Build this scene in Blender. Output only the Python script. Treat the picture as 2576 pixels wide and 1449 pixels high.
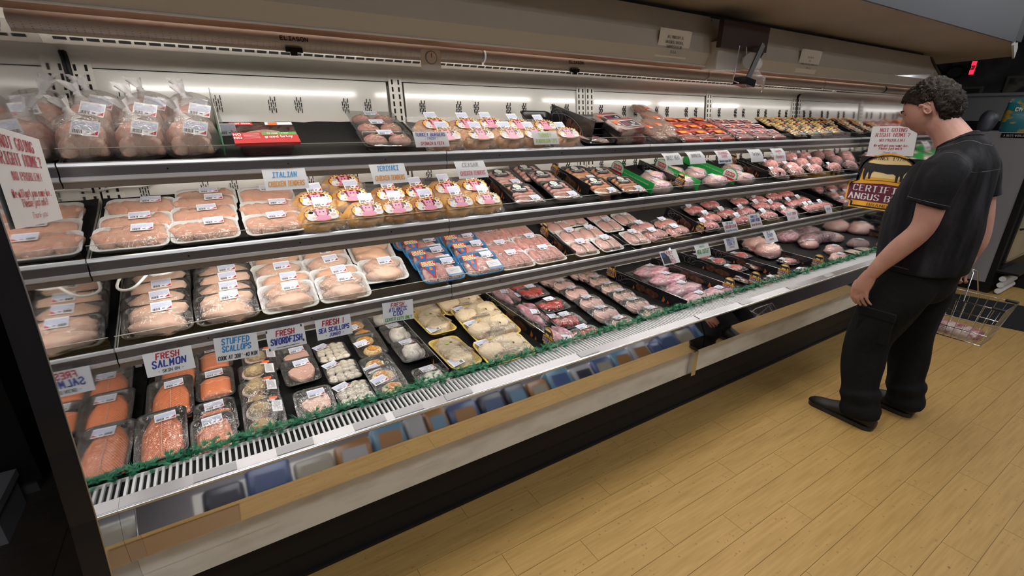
import bpy, bmesh, math, random
from math import sin, cos, pi, radians as R_
from mathutils import Vector, Matrix, noise
for o in list(bpy.data.objects): bpy.data.objects.remove(o)
S = bpy.context.scene
COLL = S.collection
# ------------------------------------------------ camera, world, exposure, lights
cd = bpy.data.cameras.new('camera'); cam = bpy.data.objects.new('camera', cd); COLL.objects.link(cam)
YAW, PIT, ROL, FPX = R_(32.29352), R_(20.09589), R_(0.494), 1177.4
fwd = Vector((sin(YAW)*cos(PIT), cos(YAW)*cos(PIT), -sin(PIT)))
rt0 = Vector((cos(YAW), -sin(YAW), 0)); up0 = rt0.cross(fwd)
rt = rt0*cos(ROL)+up0*sin(ROL); up = up0*cos(ROL)-rt0*sin(ROL)
cam.matrix_world = Matrix(((rt.x, up.x, -fwd.x, 0), (rt.y, up.y, -fwd.y, 0), (rt.z, up.z, -fwd.z, 1.6), (0, 0, 0, 1)))
cd.sensor_width = 36; cd.lens = 36*FPX/2576; cd.clip_start = .02; cd.clip_end = 60
S.camera = cam
S.view_settings.view_transform = 'Standard'; S.view_settings.look = 'None'
S.view_settings.gamma = 1; S.view_settings.use_curve_mapping = False
S.view_settings.exposure = 0.2
w = bpy.data.worlds.new('world'); S.world = w; w.use_nodes = True
w.node_tree.nodes['Background'].inputs[0].default_value = (.50, .50, .56, 1)
w.node_tree.nodes['Background'].inputs[1].default_value = .03
S.cycles.transparent_max_bounces = 24
S.cycles.max_bounces = 7; S.cycles.diffuse_bounces = 3; S.cycles.glossy_bounces = 4; S.cycles.transmission_bounces = 4
S.cycles.sample_clamp_indirect = 3.0
def area(name, loc, rot, sx, sy, e, colr=(1, .97, .93)):
    l = bpy.data.lights.new(name, 'AREA'); l.shape = 'RECTANGLE'; l.size = sx; l.size_y = sy; l.energy = e; l.color = colr
    o = bpy.data.objects.new(name, l); COLL.objects.link(o); o.location = loc; o.rotation_euler = rot; return o
CEIL = [(0, -.2), (3.1, -.2), (6.2, -.2), (9.2, -.2), (0, -2.6), (3.1, -2.6), (6.2, -2.6)]
STRIPS = [(-.9, 1.02), (.5, 1.02), (1.9, 1.02), (3.3, 1.02)]
STRIPW = 10.0     # watts for each strip light along the soffit
CEILW = 1.6     # watts for each ceiling panel
LAMP_E = 20.0    # canopy tube radiance
SHELF_E = 13.0    # under-shelf strip radiance

# ------------------------------------------------ helpers
MATS = {}
def mat(name, c, rough=.5, metal=0., n=None, bump=0., bs=40., spec=.5, emit=None, es=1., coat=0., sss=0., trans=0., alpha=1.):
    """n = (second colour, scale, lo, hi) procedural colour variation"""
    if name in MATS: return MATS[name]
    m = bpy.data.materials.new(name); m.use_nodes = True; nt = m.node_tree; b = nt.nodes['Principled BSDF']
    I = b.inputs
    I['Base Color'].default_value = (*c, 1); I['Roughness'].default_value = rough; I['Metallic'].default_value = metal
    I['Specular IOR Level'].default_value = spec
    if coat: I['Coat Weight'].default_value = coat; I['Coat Roughness'].default_value = .08
    if alpha < 1: I['Alpha'].default_value = alpha
    if emit: I['Emission Color'].default_value = (*emit, 1); I['Emission Strength'].default_value = es
    tc = None
    if n or bump:
        tc = nt.nodes.new('ShaderNodeTexCoord')
    if n:
        c2, sc, lo, hi = n[:4]
        nz = nt.nodes.new('ShaderNodeTexNoise'); nz.inputs['Scale'].default_value = sc; nz.inputs['Detail'].default_value = 4
        if len(n) > 4: 
            mp = nt.nodes.new('ShaderNodeMapping'); mp.inputs['Scale'].default_value = n[4]
            nt.links.new(tc.outputs['Object'], mp.inputs[0]); nt.links.new(mp.outputs[0], nz.inputs['Vector'])
        else: nt.links.new(tc.outputs['Object'], nz.inputs['Vector'])
        cr = nt.nodes.new('ShaderNodeValToRGB'); cr.color_ramp.elements[0].position = lo; cr.color_ramp.elements[1].position = hi
        cr.color_ramp.elements[0].color = (*c, 1); cr.color_ramp.elements[1].color = (*c2, 1)
        nt.links.new(nz.outputs['Fac'], cr.inputs[0]); nt.links.new(cr.outputs[0], I['Base Color'])
    if bump:
        nb = nt.nodes.new('ShaderNodeTexNoise'); nb.inputs['Scale'].default_value = bs; nb.inputs['Detail'].default_value = 3
        nt.links.new(tc.outputs['Object'], nb.inputs['Vector'])
        bp = nt.nodes.new('ShaderNodeBump'); bp.inputs['Strength'].default_value = bump; bp.inputs['Distance'].default_value = .01
        nt.links.new(nb.outputs['Fac'], bp.inputs['Height']); nt.links.new(bp.outputs[0], I['Normal'])
    MATS[name] = m; return m
def film_mat(name, tint=(1, 1, 1), gl=.05, fres=.55, rough=.06, bump=.5, bs=22., stretch=(1, 1, 1), milky=0.):
    m = bpy.data.materials.new(name); m.use_nodes = True; nt = m.node_tree; nt.nodes.clear()
    N = nt.nodes.new; L = nt.links.new
    out = N('ShaderNodeOutputMaterial'); tr = N('ShaderNodeBsdfTransparent'); tr.inputs[0].default_value = (*tint, 1)
    g = N('ShaderNodeBsdfGlossy'); g.inputs['Roughness'].default_value = rough
    lw = N('ShaderNodeLayerWeight'); lw.inputs[0].default_value = .25
    ma = N('ShaderNodeMath'); ma.operation = 'MULTIPLY_ADD'; ma.inputs[1].default_value = fres; ma.inputs[2].default_value = gl
    mx = N('ShaderNodeMixShader')
    tc = N('ShaderNodeTexCoord'); mp = N('ShaderNodeMapping'); mp.inputs['Scale'].default_value = stretch
    nz = N('ShaderNodeTexNoise'); nz.inputs['Scale'].default_value = bs; nz.inputs['Detail'].default_value = 3; nz.inputs['Distortion'].default_value = .6
    bp = N('ShaderNodeBump'); bp.inputs['Strength'].default_value = bump; bp.inputs['Distance'].default_value = .02
    L(tc.outputs['Object'], mp.inputs[0]); L(mp.outputs[0], nz.inputs['Vector']); L(nz.outputs['Fac'], bp.inputs['Height'])
    L(bp.outputs[0], g.inputs['Normal']); L(bp.outputs[0], lw.inputs['Normal'])
    L(lw.outputs['Facing'], ma.inputs[0]); L(ma.outputs[0], mx.inputs[0]); L(tr.outputs[0], mx.inputs[1]); L(g.outputs[0], mx.inputs[2])
    last = mx
    if milky:
        df = N('ShaderNodeBsdfDiffuse'); df.inputs[0].default_value = (.9, .88, .88, 1)
        m2 = N('ShaderNodeMixShader'); m2.inputs[0].default_value = milky; L(mx.outputs[0], m2.inputs[1]); L(df.outputs[0], m2.inputs[2]); last = m2
    L(last.outputs[0], out.inputs[0]); MATS[name] = m; return m

class MB:
    def __init__(s): s.v = []; s.f = []; s.m = []; s.sm = []
    def add(s, vs, fs, mi=0, smooth=False):
        o = len(s.v); s.v += [tuple(p) for p in vs]
        for f in fs: s.f.append([i+o for i in f]); s.m.append(mi); s.sm.append(smooth)
    def box(s, x0, x1, y0, y1, z0, z1, mi=0, M=None):
        vs = [Vector(p) for p in [(x0,y0,z0),(x1,y0,z0),(x1,y1,z0),(x0,y1,z0),(x0,y0,z1),(x1,y0,z1),(x1,y1,z1),(x0,y1,z1)]]
        if M: vs = [M @ v for v in vs]
        s.add(vs, [(0,3,2,1),(4,5,6,7),(0,1,5,4),(1,2,6,5),(2,3,7,6),(3,0,4,7)], mi)
    def quad(s, a, b, c, d, mi=0): s.add([a, b, c, d], [(0,1,2,3)], mi)
    def loft(s, rings, mi=0, c0=True, c1=True, smooth=True):
        n = len(rings[0]); vs = [p for r in rings for p in r]; fs = []
        for k in range(len(rings)-1):
            for i in range(n):
                j = (i+1) % n; fs.append((k*n+i, k*n+j, (k+1)*n+j, (k+1)*n+i))
        s.add(vs, fs, mi, smooth)
        if c0: s.add(rings[0], [tuple(reversed(range(n)))], mi, smooth)
        if c1: s.add(rings[-1], [tuple(range(n))], mi, smooth)
    def prism(s, prof, x0, x1, mi=0, smooth=False):    # prof: closed list of (y,z), extruded along X
        s.loft([[(x0, y, z) for y, z in prof], [(x1, y, z) for y, z in prof]], mi, True, True, smooth)
    def sheet(s, prof, x0, x1, mi=0, smooth=False):    # open profile along X
        n = len(prof); vs = [(x0, y, z) for y, z in prof]+[(x1, y, z) for y, z in prof]
        s.add(vs, [(i, i+1, n+i+1, n+i) for i in range(n-1)], mi, smooth)
    def tube(s, pts, r, n=8, mi=0, cap=True):
        pts = [Vector(p) for p in pts]; rings = []; u = None
        for i, p in enumerate(pts):
            t = (pts[min(i+1, len(pts)-1)]-pts[max(i-1, 0)]).normalized()
            if u is None: u = t.orthogonal().normalized()
            u = (u-t*u.dot(t)).normalized(); vv = t.cross(u)
            rr = r[i] if isinstance(r, (list, tuple)) else r
            rings.append([p+(u*cos(2*pi*k/n)+vv*sin(2*pi*k/n))*rr for k in range(n)])
        s.loft(rings, mi, cap, cap)
    def build(s, name, mats, parent=None, loc=None, rot=None):
        me = bpy.data.meshes.new(name); me.from_pydata(s.v, [], s.f)
        for m in (mats if isinstance(mats, (list, tuple)) else [mats]): me.materials.append(MATS[m] if isinstance(m, str) else m)
        me.polygons.foreach_set('material_index', s.m); me.polygons.foreach_set('use_smooth', s.sm); me.update()
        return link(name, me, parent, loc, rot)
def link(name, me, parent=None, loc=None, rot=None):
    o = bpy.data.objects.new(name, me); COLL.objects.link(o)
    if parent: o.parent = parent
    if loc: o.location = loc
    if rot: o.rotation_euler = rot
    return o
def tag(o, label=None, cat=None, group=None, kind=None):
    if label: o['label'] = label
    if cat: o['category'] = cat
    if group: o['group'] = group
    if kind: o['kind'] = kind
    return o
def thing(name, label, cat, loc=(0,0,0), rot=(0,0,0), group=None):
    o = bpy.data.objects.new(name, None); COLL.objects.link(o); o.location = loc; o.rotation_euler = rot
    o.empty_display_size = .05; return tag(o, label, cat, group)
def dup(r, loc, rot, label, group):
    n = r.copy(); COLL.objects.link(n); n.location = loc; n.rotation_euler = rot; n['label'] = label; n['group'] = group
    for ch in list(r.children):
        c = ch.copy(); COLL.objects.link(c); c.parent = n
        for g in list(ch.children):
            d = g.copy(); COLL.objects.link(d); d.parent = c
    return n
def rrect(w, d, r, z, n=4, cx=0, cy=0):
    p = []
    for qx, qy, a in ((1,1,0),(-1,1,90),(-1,-1,180),(1,-1,270)):
        for k in range(n+1):
            t = R_(a+90*k/n); p.append((cx+qx*(w/2-r)+r*cos(t), cy+qy*(d/2-r)+r*sin(t), z))
    return p
def nz(x, y, z, s=1.): return noise.noise(Vector((x*s, y*s, z*s)))
def lump(rx, ry, rz, seed, amp=.18, fs=1.6, nu=16, nv=9, flat=.35, taper=0., bend=0., top=None):
    vs = []; fs_ = []
    for j in range(nv+1):
        ph = -pi/2+pi*j/nv
        for i in range(nu):
            th = 2*pi*i/nu; x, y, z = cos(ph)*cos(th), cos(ph)*sin(th), sin(ph)
            k = 1+amp*nz(x+seed*7.3, y+seed*3.1, z, fs)+amp*.4*nz(x*3+seed, y*3, z*3, fs)
            X, Y, Z = x*k*rx, y*k*ry, z*k*rz
            t = 1-taper*(X/rx); Y *= t; Z *= t
            Y += bend*(X/rx)**2*ry
            if Z < -rz*flat: Z = -rz*flat
            if top and Z > top*rz: Z = top*rz+(Z-top*rz)*.18
            vs.append((X, Y, Z+rz*flat))
        if j in (0, nv): pass
    for j in range(nv):
        for i in range(nu):
            a = j*nu+i; b = j*nu+(i+1) % nu; fs_.append((a, b, b+nu, a+nu))
    return vs, fs_
def lumps(name, mats, parent, specs):
    """each spec: (x, y, z, yaw, rx, ry, rz, seed, kwargs) -> one child mesh each"""
    for sp in specs:
        x, y, z, yaw, rx, ry, rz, sd = sp[:8]; kw = sp[8] if len(sp) > 8 else {}
        vs, fs = lump(rx, ry, rz, sd, **kw); m = MB(); m.add(vs, fs, 0, True)
        m.build(name, mats, parent, (x, y, z), (0, 0, R_(yaw)))

# ------------------------------------------------ stroke lettering (drawn letters as thin raised ink)
GL = """A 00 26 40/13 33
B 00 06 36 45 44 33 03/33 42 41 30 00
C 45 36 16 05 01 10 30 41
D 00 06 26 44 42 20 00
E 46 06 00 40/03 33
F 46 06 00/03 33
G 45 36 16 05 01 10 30 41 43 23
H 00 06/40 46/03 43
I 20 26/06 46/00 40
J 46 41 30 10 01
K 00 06/46 03 40
L 06 00 40
M 00 06 22 46 40
N 00 06 40 46
O 10 01 05 16 36 45 41 30 10
P 00 06 36 45 44 33 03
Q 10 01 05 16 36 45 41 30 10/22 4a
R 00 06 36 45 44 33 03/23 40
S 45 36 16 05 04 42 41 30 10 01
T 20 26/06 46
U 06 01 10 30 41 46
V 06 20 46
W 06 10 24 30 46
X 00 46/06 40
Y 06 23 46/23 20
Z 06 46 00 40
0 10 01 05 16 36 45 41 30 10
1 14 26 20
2 05 16 36 45 44 00 40
3 05 16 36 45 33 42 41 30 10 01
4 30 36 02 42
5 46 06 04 34 43 41 30 10
7 06 46 10
8 13 04 05 16 36 45 44 33 13 02 01 10 30 41 42 33
9 43 13 04 05 16 36 45 42 20
a 43 14 03 01 10 41/44 40
c 43 14 03 01 10 41
b 06 00 30 41 43 34 04
d 46 40 10 01 03 14 44
f 20 25 36 46/04 34
x 00 44/04 40
z 04 44 00 40
e 02 42 43 34 14 03 01 10 40
g 43 14 03 01 10 41/44 4a 3b 0b
h 00 06/03 24 43 40
i 20 24/26 25
j 24 2a 0b/26 25
k 00 06/43 02 40
l 20 26
m 00 04/03 14 23 20/23 34 43 40
n 00 04/03 24 43 40
o 10 01 03 14 34 43 41 30 10
p 0b 04/03 24 43 41 30 10 01
r 00 04/02 14 34
s 43 34 14 03 41 30 00
t 26 21 30 40/04 44
u 04 01 10 41/44 40
v 04 20 44
w 04 10 23 30 44
y 04 10/44 0b
! 26 22/20 21
? 05 16 36 45 22/20 21
. 20 21
, 21 1a
& 40 05 16 25 01 10 42
- 13 33
' 26 25
* 21 25/12 34/14 32
"""
GLY = {}
for ln in GL.strip().split('\n'):
    ch, rest = ln[0], ln[2:]
    GLY[ch] = [[(int(p[0]), {'a': -1, 'b': -2}.get(p[1], None) if p[1] in 'ab' else int(p[1])) for p in st.split()] for st in rest.split('/')]
def text(mb, s, x, y, h, mi=0, th=.11, width=None, serif=False, slant=0., jit=0., z=0., gap=1.25, align='c', seed=1):
    gap = gap*1.12
    """ink strokes in the local XY plane; h = capital height; th in units of h"""
    rnd = random.Random(seed); adv = {' ': 3.2, 'I': 4.4, 'M': 5.6, 'W': 5.8, 'i': 3.0, 'l': 3.0, '.': 3.0, '!': 3.4, 'm': 5.4, 't': 4.4}
    tot = sum(adv.get(c, 5.0)*gap/1.1 for c in s); u = h/6.; wx = u
    if width: wx = min(width/tot, u*1.5)
    X = x-(tot*wx/2 if align == 'c' else 0); k00 = len(mb.f)
    for c in s:
        for st in GLY.get(c, []):
            P = []
            for a, b in st:
                px = a+(rnd.random()-.5)*jit; py = b+(rnd.random()-.5)*jit
                P.append(Vector((X+px*wx+py*u*slant, y+py*u, z)))
            for k in range(len(P)-1):
                d = P[k+1]-P[k]
                if d.length < 1e-6: continue
                d.normalize(); wd = th*h
                if serif: wd *= .36+.70*abs(d.y)
                nn = Vector((-d.y, d.x, 0))*wd/2; e = d*wd*.3
                mb.quad(P[k]-nn-e, P[k+1]-nn+e, P[k+1]+nn+e, P[k]+nn-e, mi)
                if k and h > .007: mb.add([P[k]+Vector((cos(q_*pi/3), sin(q_*pi/3), 0))*wd*.5 for q_ in range(6)], [tuple(range(6))], mi)
            if serif:
                for e0, e1, q in ((P[0], P[1], st[0]), (P[-1], P[-2], st[-1])):
                    dd = (e1-e0)
                    if abs(dd.y) > abs(dd.x)*.6 and q[1] in (0, 6, 4):
                        mb.quad(e0+Vector((-.8*wx, -.022*h, 0)), e0+Vector((.8*wx, -.022*h, 0)), e0+Vector((.8*wx, .022*h, 0)), e0+Vector((-.8*wx, .022*h, 0)), mi)
        X += adv.get(c, 5.0)*wx*gap/1.1
    for q, f in enumerate(mb.f[k00:]):      # a hair's breadth between overlapping strokes
        for i in f: a_, b_, c_ = mb.v[i]; mb.v[i] = (a_, b_, c_+(q % 9)*.00003)
# ------------------------------------------------ materials
mat('bamboo', (.30,.178,.054), .5, n=((.385,.238,.080), 9., .3, .7, (.5, 8, 1)), spec=.3)
mat('fleck', (.22,.12,.04), .5)
mat('darktile', (.035,.028,.022), .4, n=((.06,.045,.035), 6., .3, .7))
mat('enamel', (.78,.76,.71), .17, n=((.72,.70,.65), 2.5, .35, .7), coat=.5)
mat('enamel2', (.78,.75,.68), .3)
mat('beige', (.66,.63,.58), .30, n=((.62,.59,.54), 3., .3, .7), coat=1.)
mat('kickwhite', (.66,.62,.54), .45, n=((.50,.46,.38), 5., .45, .75, (1, 1, 3)))
mat('black', (.008,.008,.009), .5, spec=.3)
mat('blackgloss', (.014,.013,.014), .15)
mat('hole', (.006,.006,.006), .9)
mat('cloth', (.009,.0085,.009), .9, bump=.25, bs=90., spec=.25)
mat('chrome', (.90,.90,.92), .27, 1.); mat('valance', (.30,.155,.075), .45, .3)
mat('steel', (.62,.62,.64), .22, 1.)
mat('brushed', (.42,.42,.44), .34, 1., bump=.02, bs=200.)
mat('mirrorsteel', (.72,.71,.73), .035, 1., bump=.012, bs=4.)
mat('mirror', (.70,.71,.73), .045, 1., bump=.006, bs=3.)
mat('copper', (.42,.24,.13), .3, 1.)
mat('bead', (.93,.93,.94), .36, .75); mat('mouldgrey', (.20,.19,.20), .3, .8); mat('brown', (.05,.022,.018), .5)
mat('soffit', (.42,.37,.33), .75, n=((.36,.31,.27), 2., .3, .7))
mat('fascia', (.030,.030,.038), .5, n=((.045,.045,.058), 1.2, .4, .7))
mat('whitepaint', (.7,.7,.7), .5)
mat('greywall', (.16,.15,.155), .7, n=((.22,.20,.20), 1.5, .3, .7))
mat('darkwall', (.045,.042,.045), .7, n=((.085,.08,.085), 5., .4, .7))
mat('paper', (.85,.85,.86), .55)
mat('white', (.82,.82,.82), .4)
mat('foam', (.86,.86,.85), .38)
mat('foamblack', (.012,.012,.013), .3)
mat('foamyellow', (.84,.62,.13), .35)
mat('grass', (.006,.135,.060), .5, n=((.012,.22,.095), 30., .3, .7))
mat('cord', (.75,.74,.70), .4)
mat('red', (.55,.02,.03), .4); mat('redink', (.45,.02,.04), .5); mat('blueink', (.03,.05,.30), .5); mat('skyink', (.05,.28,.60), .5)
mat('orangeink', (.75,.34,.08), .5); mat('greenink', (.06,.33,.05), .5); mat('blackink', (.01,.01,.015), .5); mat('limeink', (.42,.62,.10), .5); mat('pinkink', (.62,.20,.25), .5)
mat('greyink', (.30,.30,.33), .5); mat('labelblue', (.50,.55,.74), .5, n=((.66,.69,.82), 260., .42, .58, (.35, 1.6, 1)))
mat('orange', (.95,.14,.02), .4); mat('gold', (.86,.43,.04), .4); mat('goldpale', (.92,.72,.36), .4); mat('maroon', (.13,.012,.035), .4)
mat('green', (.015,.36,.07), .4); mat('lampglow', (1,1,1), .5, emit=(1, .97, .92), es=LAMP_E); mat('stripglow', (1,1,1), .5, emit=(1, .95, .90), es=SHELF_E)
mat('panelglow', (1,1,1), .5, emit=(.93, .96, 1), es=9.)
mat('exitglow', (.9,.02,.05), .5, emit=(1, .02, .06), es=1.6)
film_mat('film', gl=.06, fres=.42, rough=.07, bump=.9, bs=30., stretch=(1.6, .8, 1)); film_mat('filmwrinkle', bump=1.3, bs=40., gl=.075, fres=.5, rough=.09, stretch=(1.5, .8, 1)); film_mat('bagfilm', bump=1., bs=30., gl=.05, fres=.5, rough=.12, milky=.17, tint=(.98, .97, .97)); film_mat('clearbag', bump=1., bs=34., gl=.05, fres=.45, rough=.10, milky=.09, tint=(.99, .98, .97))
film_mat('neckfilm', bump=1., bs=60., gl=.05, fres=.4, rough=.15, milky=.40); film_mat('plexi', gl=.03, fres=.35, rough=.03, bump=0., tint=(.97, .98, .97)); film_mat('lidfilm', gl=.045, fres=.5, bump=.3, bs=9.)
film_mat('bluefilm', tint=(.30, .72, .92), gl=.06, bump=.2); film_mat('frost', tint=(.85, .95, .88), gl=.05, bump=.1, milky=.35)

# ------------------------------------------------ floor of separate bamboo planks
fl = MB(); fl.box(-2.6, 11., -3.6, 3.6, -.06, -.0045, 0); floor = fl.build('floor', ['fleck']); tag(floor, kind='structure')
PW, PL_, GAP = .111, .877, .0016
rp = random.Random(4)
plank_meshes = []
for k in range(6):
    m = MB(); m.box(0, PL_-GAP, 0, PW-GAP, -.004, 0, 0)
    for q in range(15):
        x = rp.uniform(.02, PL_-.04); y = rp.choice([.012, .03, .048, .066, .084])+rp.uniform(-.003, .003); ww = rp.uniform(.006, .013); hh = rp.uniform(.004, .010)
        m.quad((x, y, .0003), (x+ww, y+.001, .0003), (x+ww*.8, y+hh, .0003), (x+ww*.1, y+hh*.9, .0003), 1)
    o = m.build('plank', ['bamboo', 'fleckmark' if 'fleckmark' in MATS else mat('fleckmark', (.25,.125,.033), .5)]); plank_meshes.append(o.data); bpy.data.objects.remove(o)
def plank(x, y, k, x0=None, x1=None):
    o = link('plank', plank_meshes[k], floor, (x, y, 0)); return o
rows = []
for r in range(-4, 17):
    ytop = 1.497-(r)*PW if r >= 0 else 1.497-r*PW
    y0 = 1.4975-(r+1)*PW
    ph = (.871+(((.99-y0)/PW))*.3025) % PL_
    x = ph-3*PL_ if y0 > 1.5 else ph-2*PL_
    while x < 7.6:
        seen = (y0 <= 1.49 and x > -1.0+ (1.0-y0)*.25 and x < 7.0) or (y0 > 1.49 and 4.5 < x < 7.6)
        if seen and x+PL_ < 7.05: plank(x, y0, rp.randrange(6))
        x += PL_
b = MB()
b.box(7.06, 11., -3.6, 3.3, -.004, -.0004, 0); b.box(6.1, 7.06, -3.6, 1.94, -.004, -.0012, 0); b.box(-2.6, 9.5, -3.6, -.40, -.004, 0, 0)
b.box(4.56, 7.0, 1.945, 3.3, -.004, -.0005, 0)
tag(b.build('floor_far', ['bamboo']), kind='structure')
# dark tiles left of the case
dt = MB(); dt.box(-2.6, -.45, 1.55, 3.3, -.003, .0005, 0); dfl = dt.build('floor_dark', ['hole']); tag(dfl, kind='structure')
tm = MB(); tm.box(0, .296, 0, .296, .0005, .005, 0); to = tm.build('tile', ['darktile']); tme = to.data; bpy.data.objects.remove(to)
for i in range(5):
    for j in range(5): link('tile', tme, dfl, (-1.95+i*.3, 1.56+j*.3, 0))

# ------------------------------------------------ refrigerated case shell
XL, XR = -.372, 4.507; SEC = 1.2192; JX = [XL+SEC*i for i in range(5)]
case = thing('meat_case', 'long open refrigerated meat case with white back wall and steel bumper', 'display case', ((XL+XR)/2, 1.9, 0))
CX, CY = (XL+XR)/2, 1.9
def cpart(name, mb, mats, kind=None):
    o = mb.build(name, mats); o.parent = case; o.matrix_parent_inverse = Matrix.Translation((-CX, -CY, 0))
    if kind: o['kind'] = kind
    return o
BK = [(2.445, 1.765), (2.40, 1.40), (2.362, 1.10), (2.362, .50)]   # leaning back wall
def backy(z):
    for (y1, z1), (y0, z0) in zip(BK, BK[1:]):
        if z0 <= z <= z1: return y0+(y1-y0)*(z-z0)/(z1-z0)
    return 2.4
m = MB()
for i in range(4):
    x0, x1 = JX[i]+.045, JX[i+1]-.045
    m.sheet([(y, z) for y, z in BK], x0, x1)
m.box(XL-.04, XR+.04, 2.50, 2.60, 0, 2.05, 1)
cpart('back_panel', m, ['enamel', 'enamel2'])
m = MB()   # upper cover that curves from the duct to the back wall
up_prof = [(2.10, 1.862), (2.11, 1.848), (2.165, 1.806), (2.27, 1.814), (2.36, 1.816), (2.415, 1.810), (2.443, 1.795), (2.440, 1.765), (2.445, 1.757)]
m.sheet(up_prof, XL, XR, 0, True); cpart('top_cover', m, ['enamel2'])
m = MB(); x = XL+.03
while x < XR-.04:                                                # air slots
    m.box(x, x+.032, -.0015, .0015, -.005, .005, 0, Matrix.Translation((0, 2.1445, 1.8205))@Matrix.Rotation(R_(52.8), 4, 'X')); x += .0405
cpart('air_slots', m, ['hole'], 'stuff')
m = MB(); m.box(XL+.03, XR-.03, 2.4395, 2.446, 1.7545, 1.7575, 0); cpart('cover_seam', m, ['hole'])
# slotted uprights
for i, x in enumerate(JX):
    for s in ((1,) if i == 0 else (-1,) if i == 4 else (-1, 1) if i == 2 else (0,)):
        xc = x+s*.036; m = MB(); y0 = -.012
        ang = math.atan2(BK[0][0]-BK[2][0], BK[0][1]-BK[2][1])
        M = Matrix.Translation((xc, 2.400-.004, 1.40))@Matrix.Rotation(-ang*0.98, 4, 'X')
        m.box(-.033, .033, -.004, .003, -.32, .40, 0, M)
        m.box(-.033, .033, 2.352, 2.36, .5, 1.09, 0) if False else None
        z = -.29
        while z < .36:
            for q in (-.016, .016): m.box(q-.004, q+.004, -.0055, 0, z, z+.022, 1, M)
            z += .0335
        M2 = Matrix.Translation((xc, 2.358, .8)); m.box(-.033, .033, -.004, .003, -.3, .29, 0, M2); z = -.27
        while z < .26:
            for q in (-.016, .016): m.box(q-.004, q+.004, -.0055, 0, z, z+.022, 1, M2)
            z += .0335
        cpart('upright', m, ['enamel2', 'hole'])
# louvre vent groups in the back wall
for i in range(4):
    for k in range(7):
        x = JX[i]+.14+k*(SEC-.28)/6+(.03 if k % 2 else -.02)
        for zc in (1.64, 1.30, 1.03):
            m = MB(); yy = backy(zc)-.0022
            for q in range(4):
                for t in range(3 if q % 2 else 2):
                    z = zc-.032+t*.024+(.0 if q % 2 else .010)
                    dy = (z-zc)*.125 if zc > 1.1 else 0
                    m.box(x+q*.0085, x+q*.0085+.0028, yy+dy-.001, yy+dy+.004, z, z+.019, 0)
            cpart('vent', m, ['hole'])
# deck, inner front and grille
m = MB(); m.box(XL, XR, 1.5, 2.36, .50, .535, 0); m.box(XL, XR, 1.523, 1.53, .535, .597, 1); cpart('deck', m, ['black', 'enamel2'])
m = MB(); m.sheet([(1.525, .5362), (1.8, .5445), (2.1, .5535), (2.34, .5605), (2.358, .578)], XL+.002, XR-.002); cpart('deck_liner', m, ['cloth'])
m = MB(); m.box(XL, XR, 1.43, 1.525, .55, .588, 0); cpart('grille_well', m, ['hole'])
m = MB(); m.box(0, .0066, 1.436, 1.525, .589, .600, 0); so = m.build('slat', ['white']); sme = so.data; bpy.data.objects.remove(so)
x = XL+.006; k = 0; rest = MB()
while x < XR-.01:
    if x < 3.3:
        o = link('slat', sme, case, (x-CX, -CY, 0))
    else: rest.box(x, x+.0075, 1.436, 1.525, .589, .600, 0)
    x += .0172; k += 1
cpart('grille_slats', rest, ['white'], 'stuff')
m = MB()
for x0, x1 in ((XL, JX[2]-.004), (JX[2]+.004, XR)):
    m.prism([(1.392, .588), (1.436, .594), (1.436, .602), (1.392, .5965)], x0, x1)
cpart('price_rail', m, ['brushed'])
for q, (x0, s_) in enumerate(((-.20, '5LICE'), (.02, '300-40 MIN'), (.26, 'SWORDFISH'), (.40, 'JUMBO'), (.60, 'ATLANTIC COD'), (1.25, 'FRESH'), (2.45, 'RIBS'), (2.95, 'RIBEYE'), (3.4, 'STRIP'))):
    m = MB(); m.quad((x0, 1.397, .5985), (x0+.11, 1.397, .5985), (x0+.11, 1.432, .6035), (x0, 1.432, .6035)); o = m.build('price_strip', [MATS.get('strippaper') or mat('strippaper', (.50,.49,.50), .4)]); o.parent = case; o.matrix_parent_inverse = Matrix.Translation((-CX, -CY, 0))
m = MB(); m.tube([(XL, 1.390, .592), (XR, 1.390, .592)], .0065, 8); cpart('lip_trim', m, ['chrome'])
m = MB()
for x0, x1 in ((XL-.0, XL+.0), (XL, JX[2]-.003), (JX[2]+.003, XR)):
    if x1-x0 < .01: continue
    m.prism([(1.388, .588), (1.352, .522), (1.352, .444), (1.385, .418), (1.40, .418), (1.40, .588)], x0, x1)
cpart('bumper', m, ['mirrorsteel'])
m = MB(); m.box(XL, XR, 1.40, 1.43, .345, .44, 0); m.box(XL, XR, 1.403, 1.43, .268, .3425, 0); cpart('lower_panel', m, ['kickwhite'])
m = MB(); m.box(JX[2]-.035, JX[2]+.0, 1.372, 1.402, .272, .42, 0); cpart('joint_post', m, ['copper' if False else 'steel'])
m = MB(); m.box(XL, XR, 1.47, 2.5, .0, .27, 0); m.box(XL, XR, 1.455, 1.47, .12, .268, 0); m.box(XL, XR, 1.43, 1.47, .265, .30, 0); m.box(XL, XR, 1.462, 1.50, 0, .014, 0); cpart('kick_plate', m, ['black'])
m = MB()
for X_, s in ((XL+.0, 1),):
    m.tube([(X_+.004, y, z) for y, z in [(2.14, 1.858), (2.235, 1.85), (2.305, 1.838), (2.37, 1.83), (2.42, 1.815), (2.437, 1.78), (2.43, 1.70), (2.40, 1.45)]], .008, 6)
m.tube([(XR-.004, y, z) for y, z in [(2.14, 1.858), (2.235, 1.85), (2.305, 1.838), (2.37, 1.83), (2.42, 1.815), (2.437, 1.78), (2.43, 1.70), (2.40, 1.45)]], .008, 6)
cpart('gasket', m, ['black'])
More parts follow.
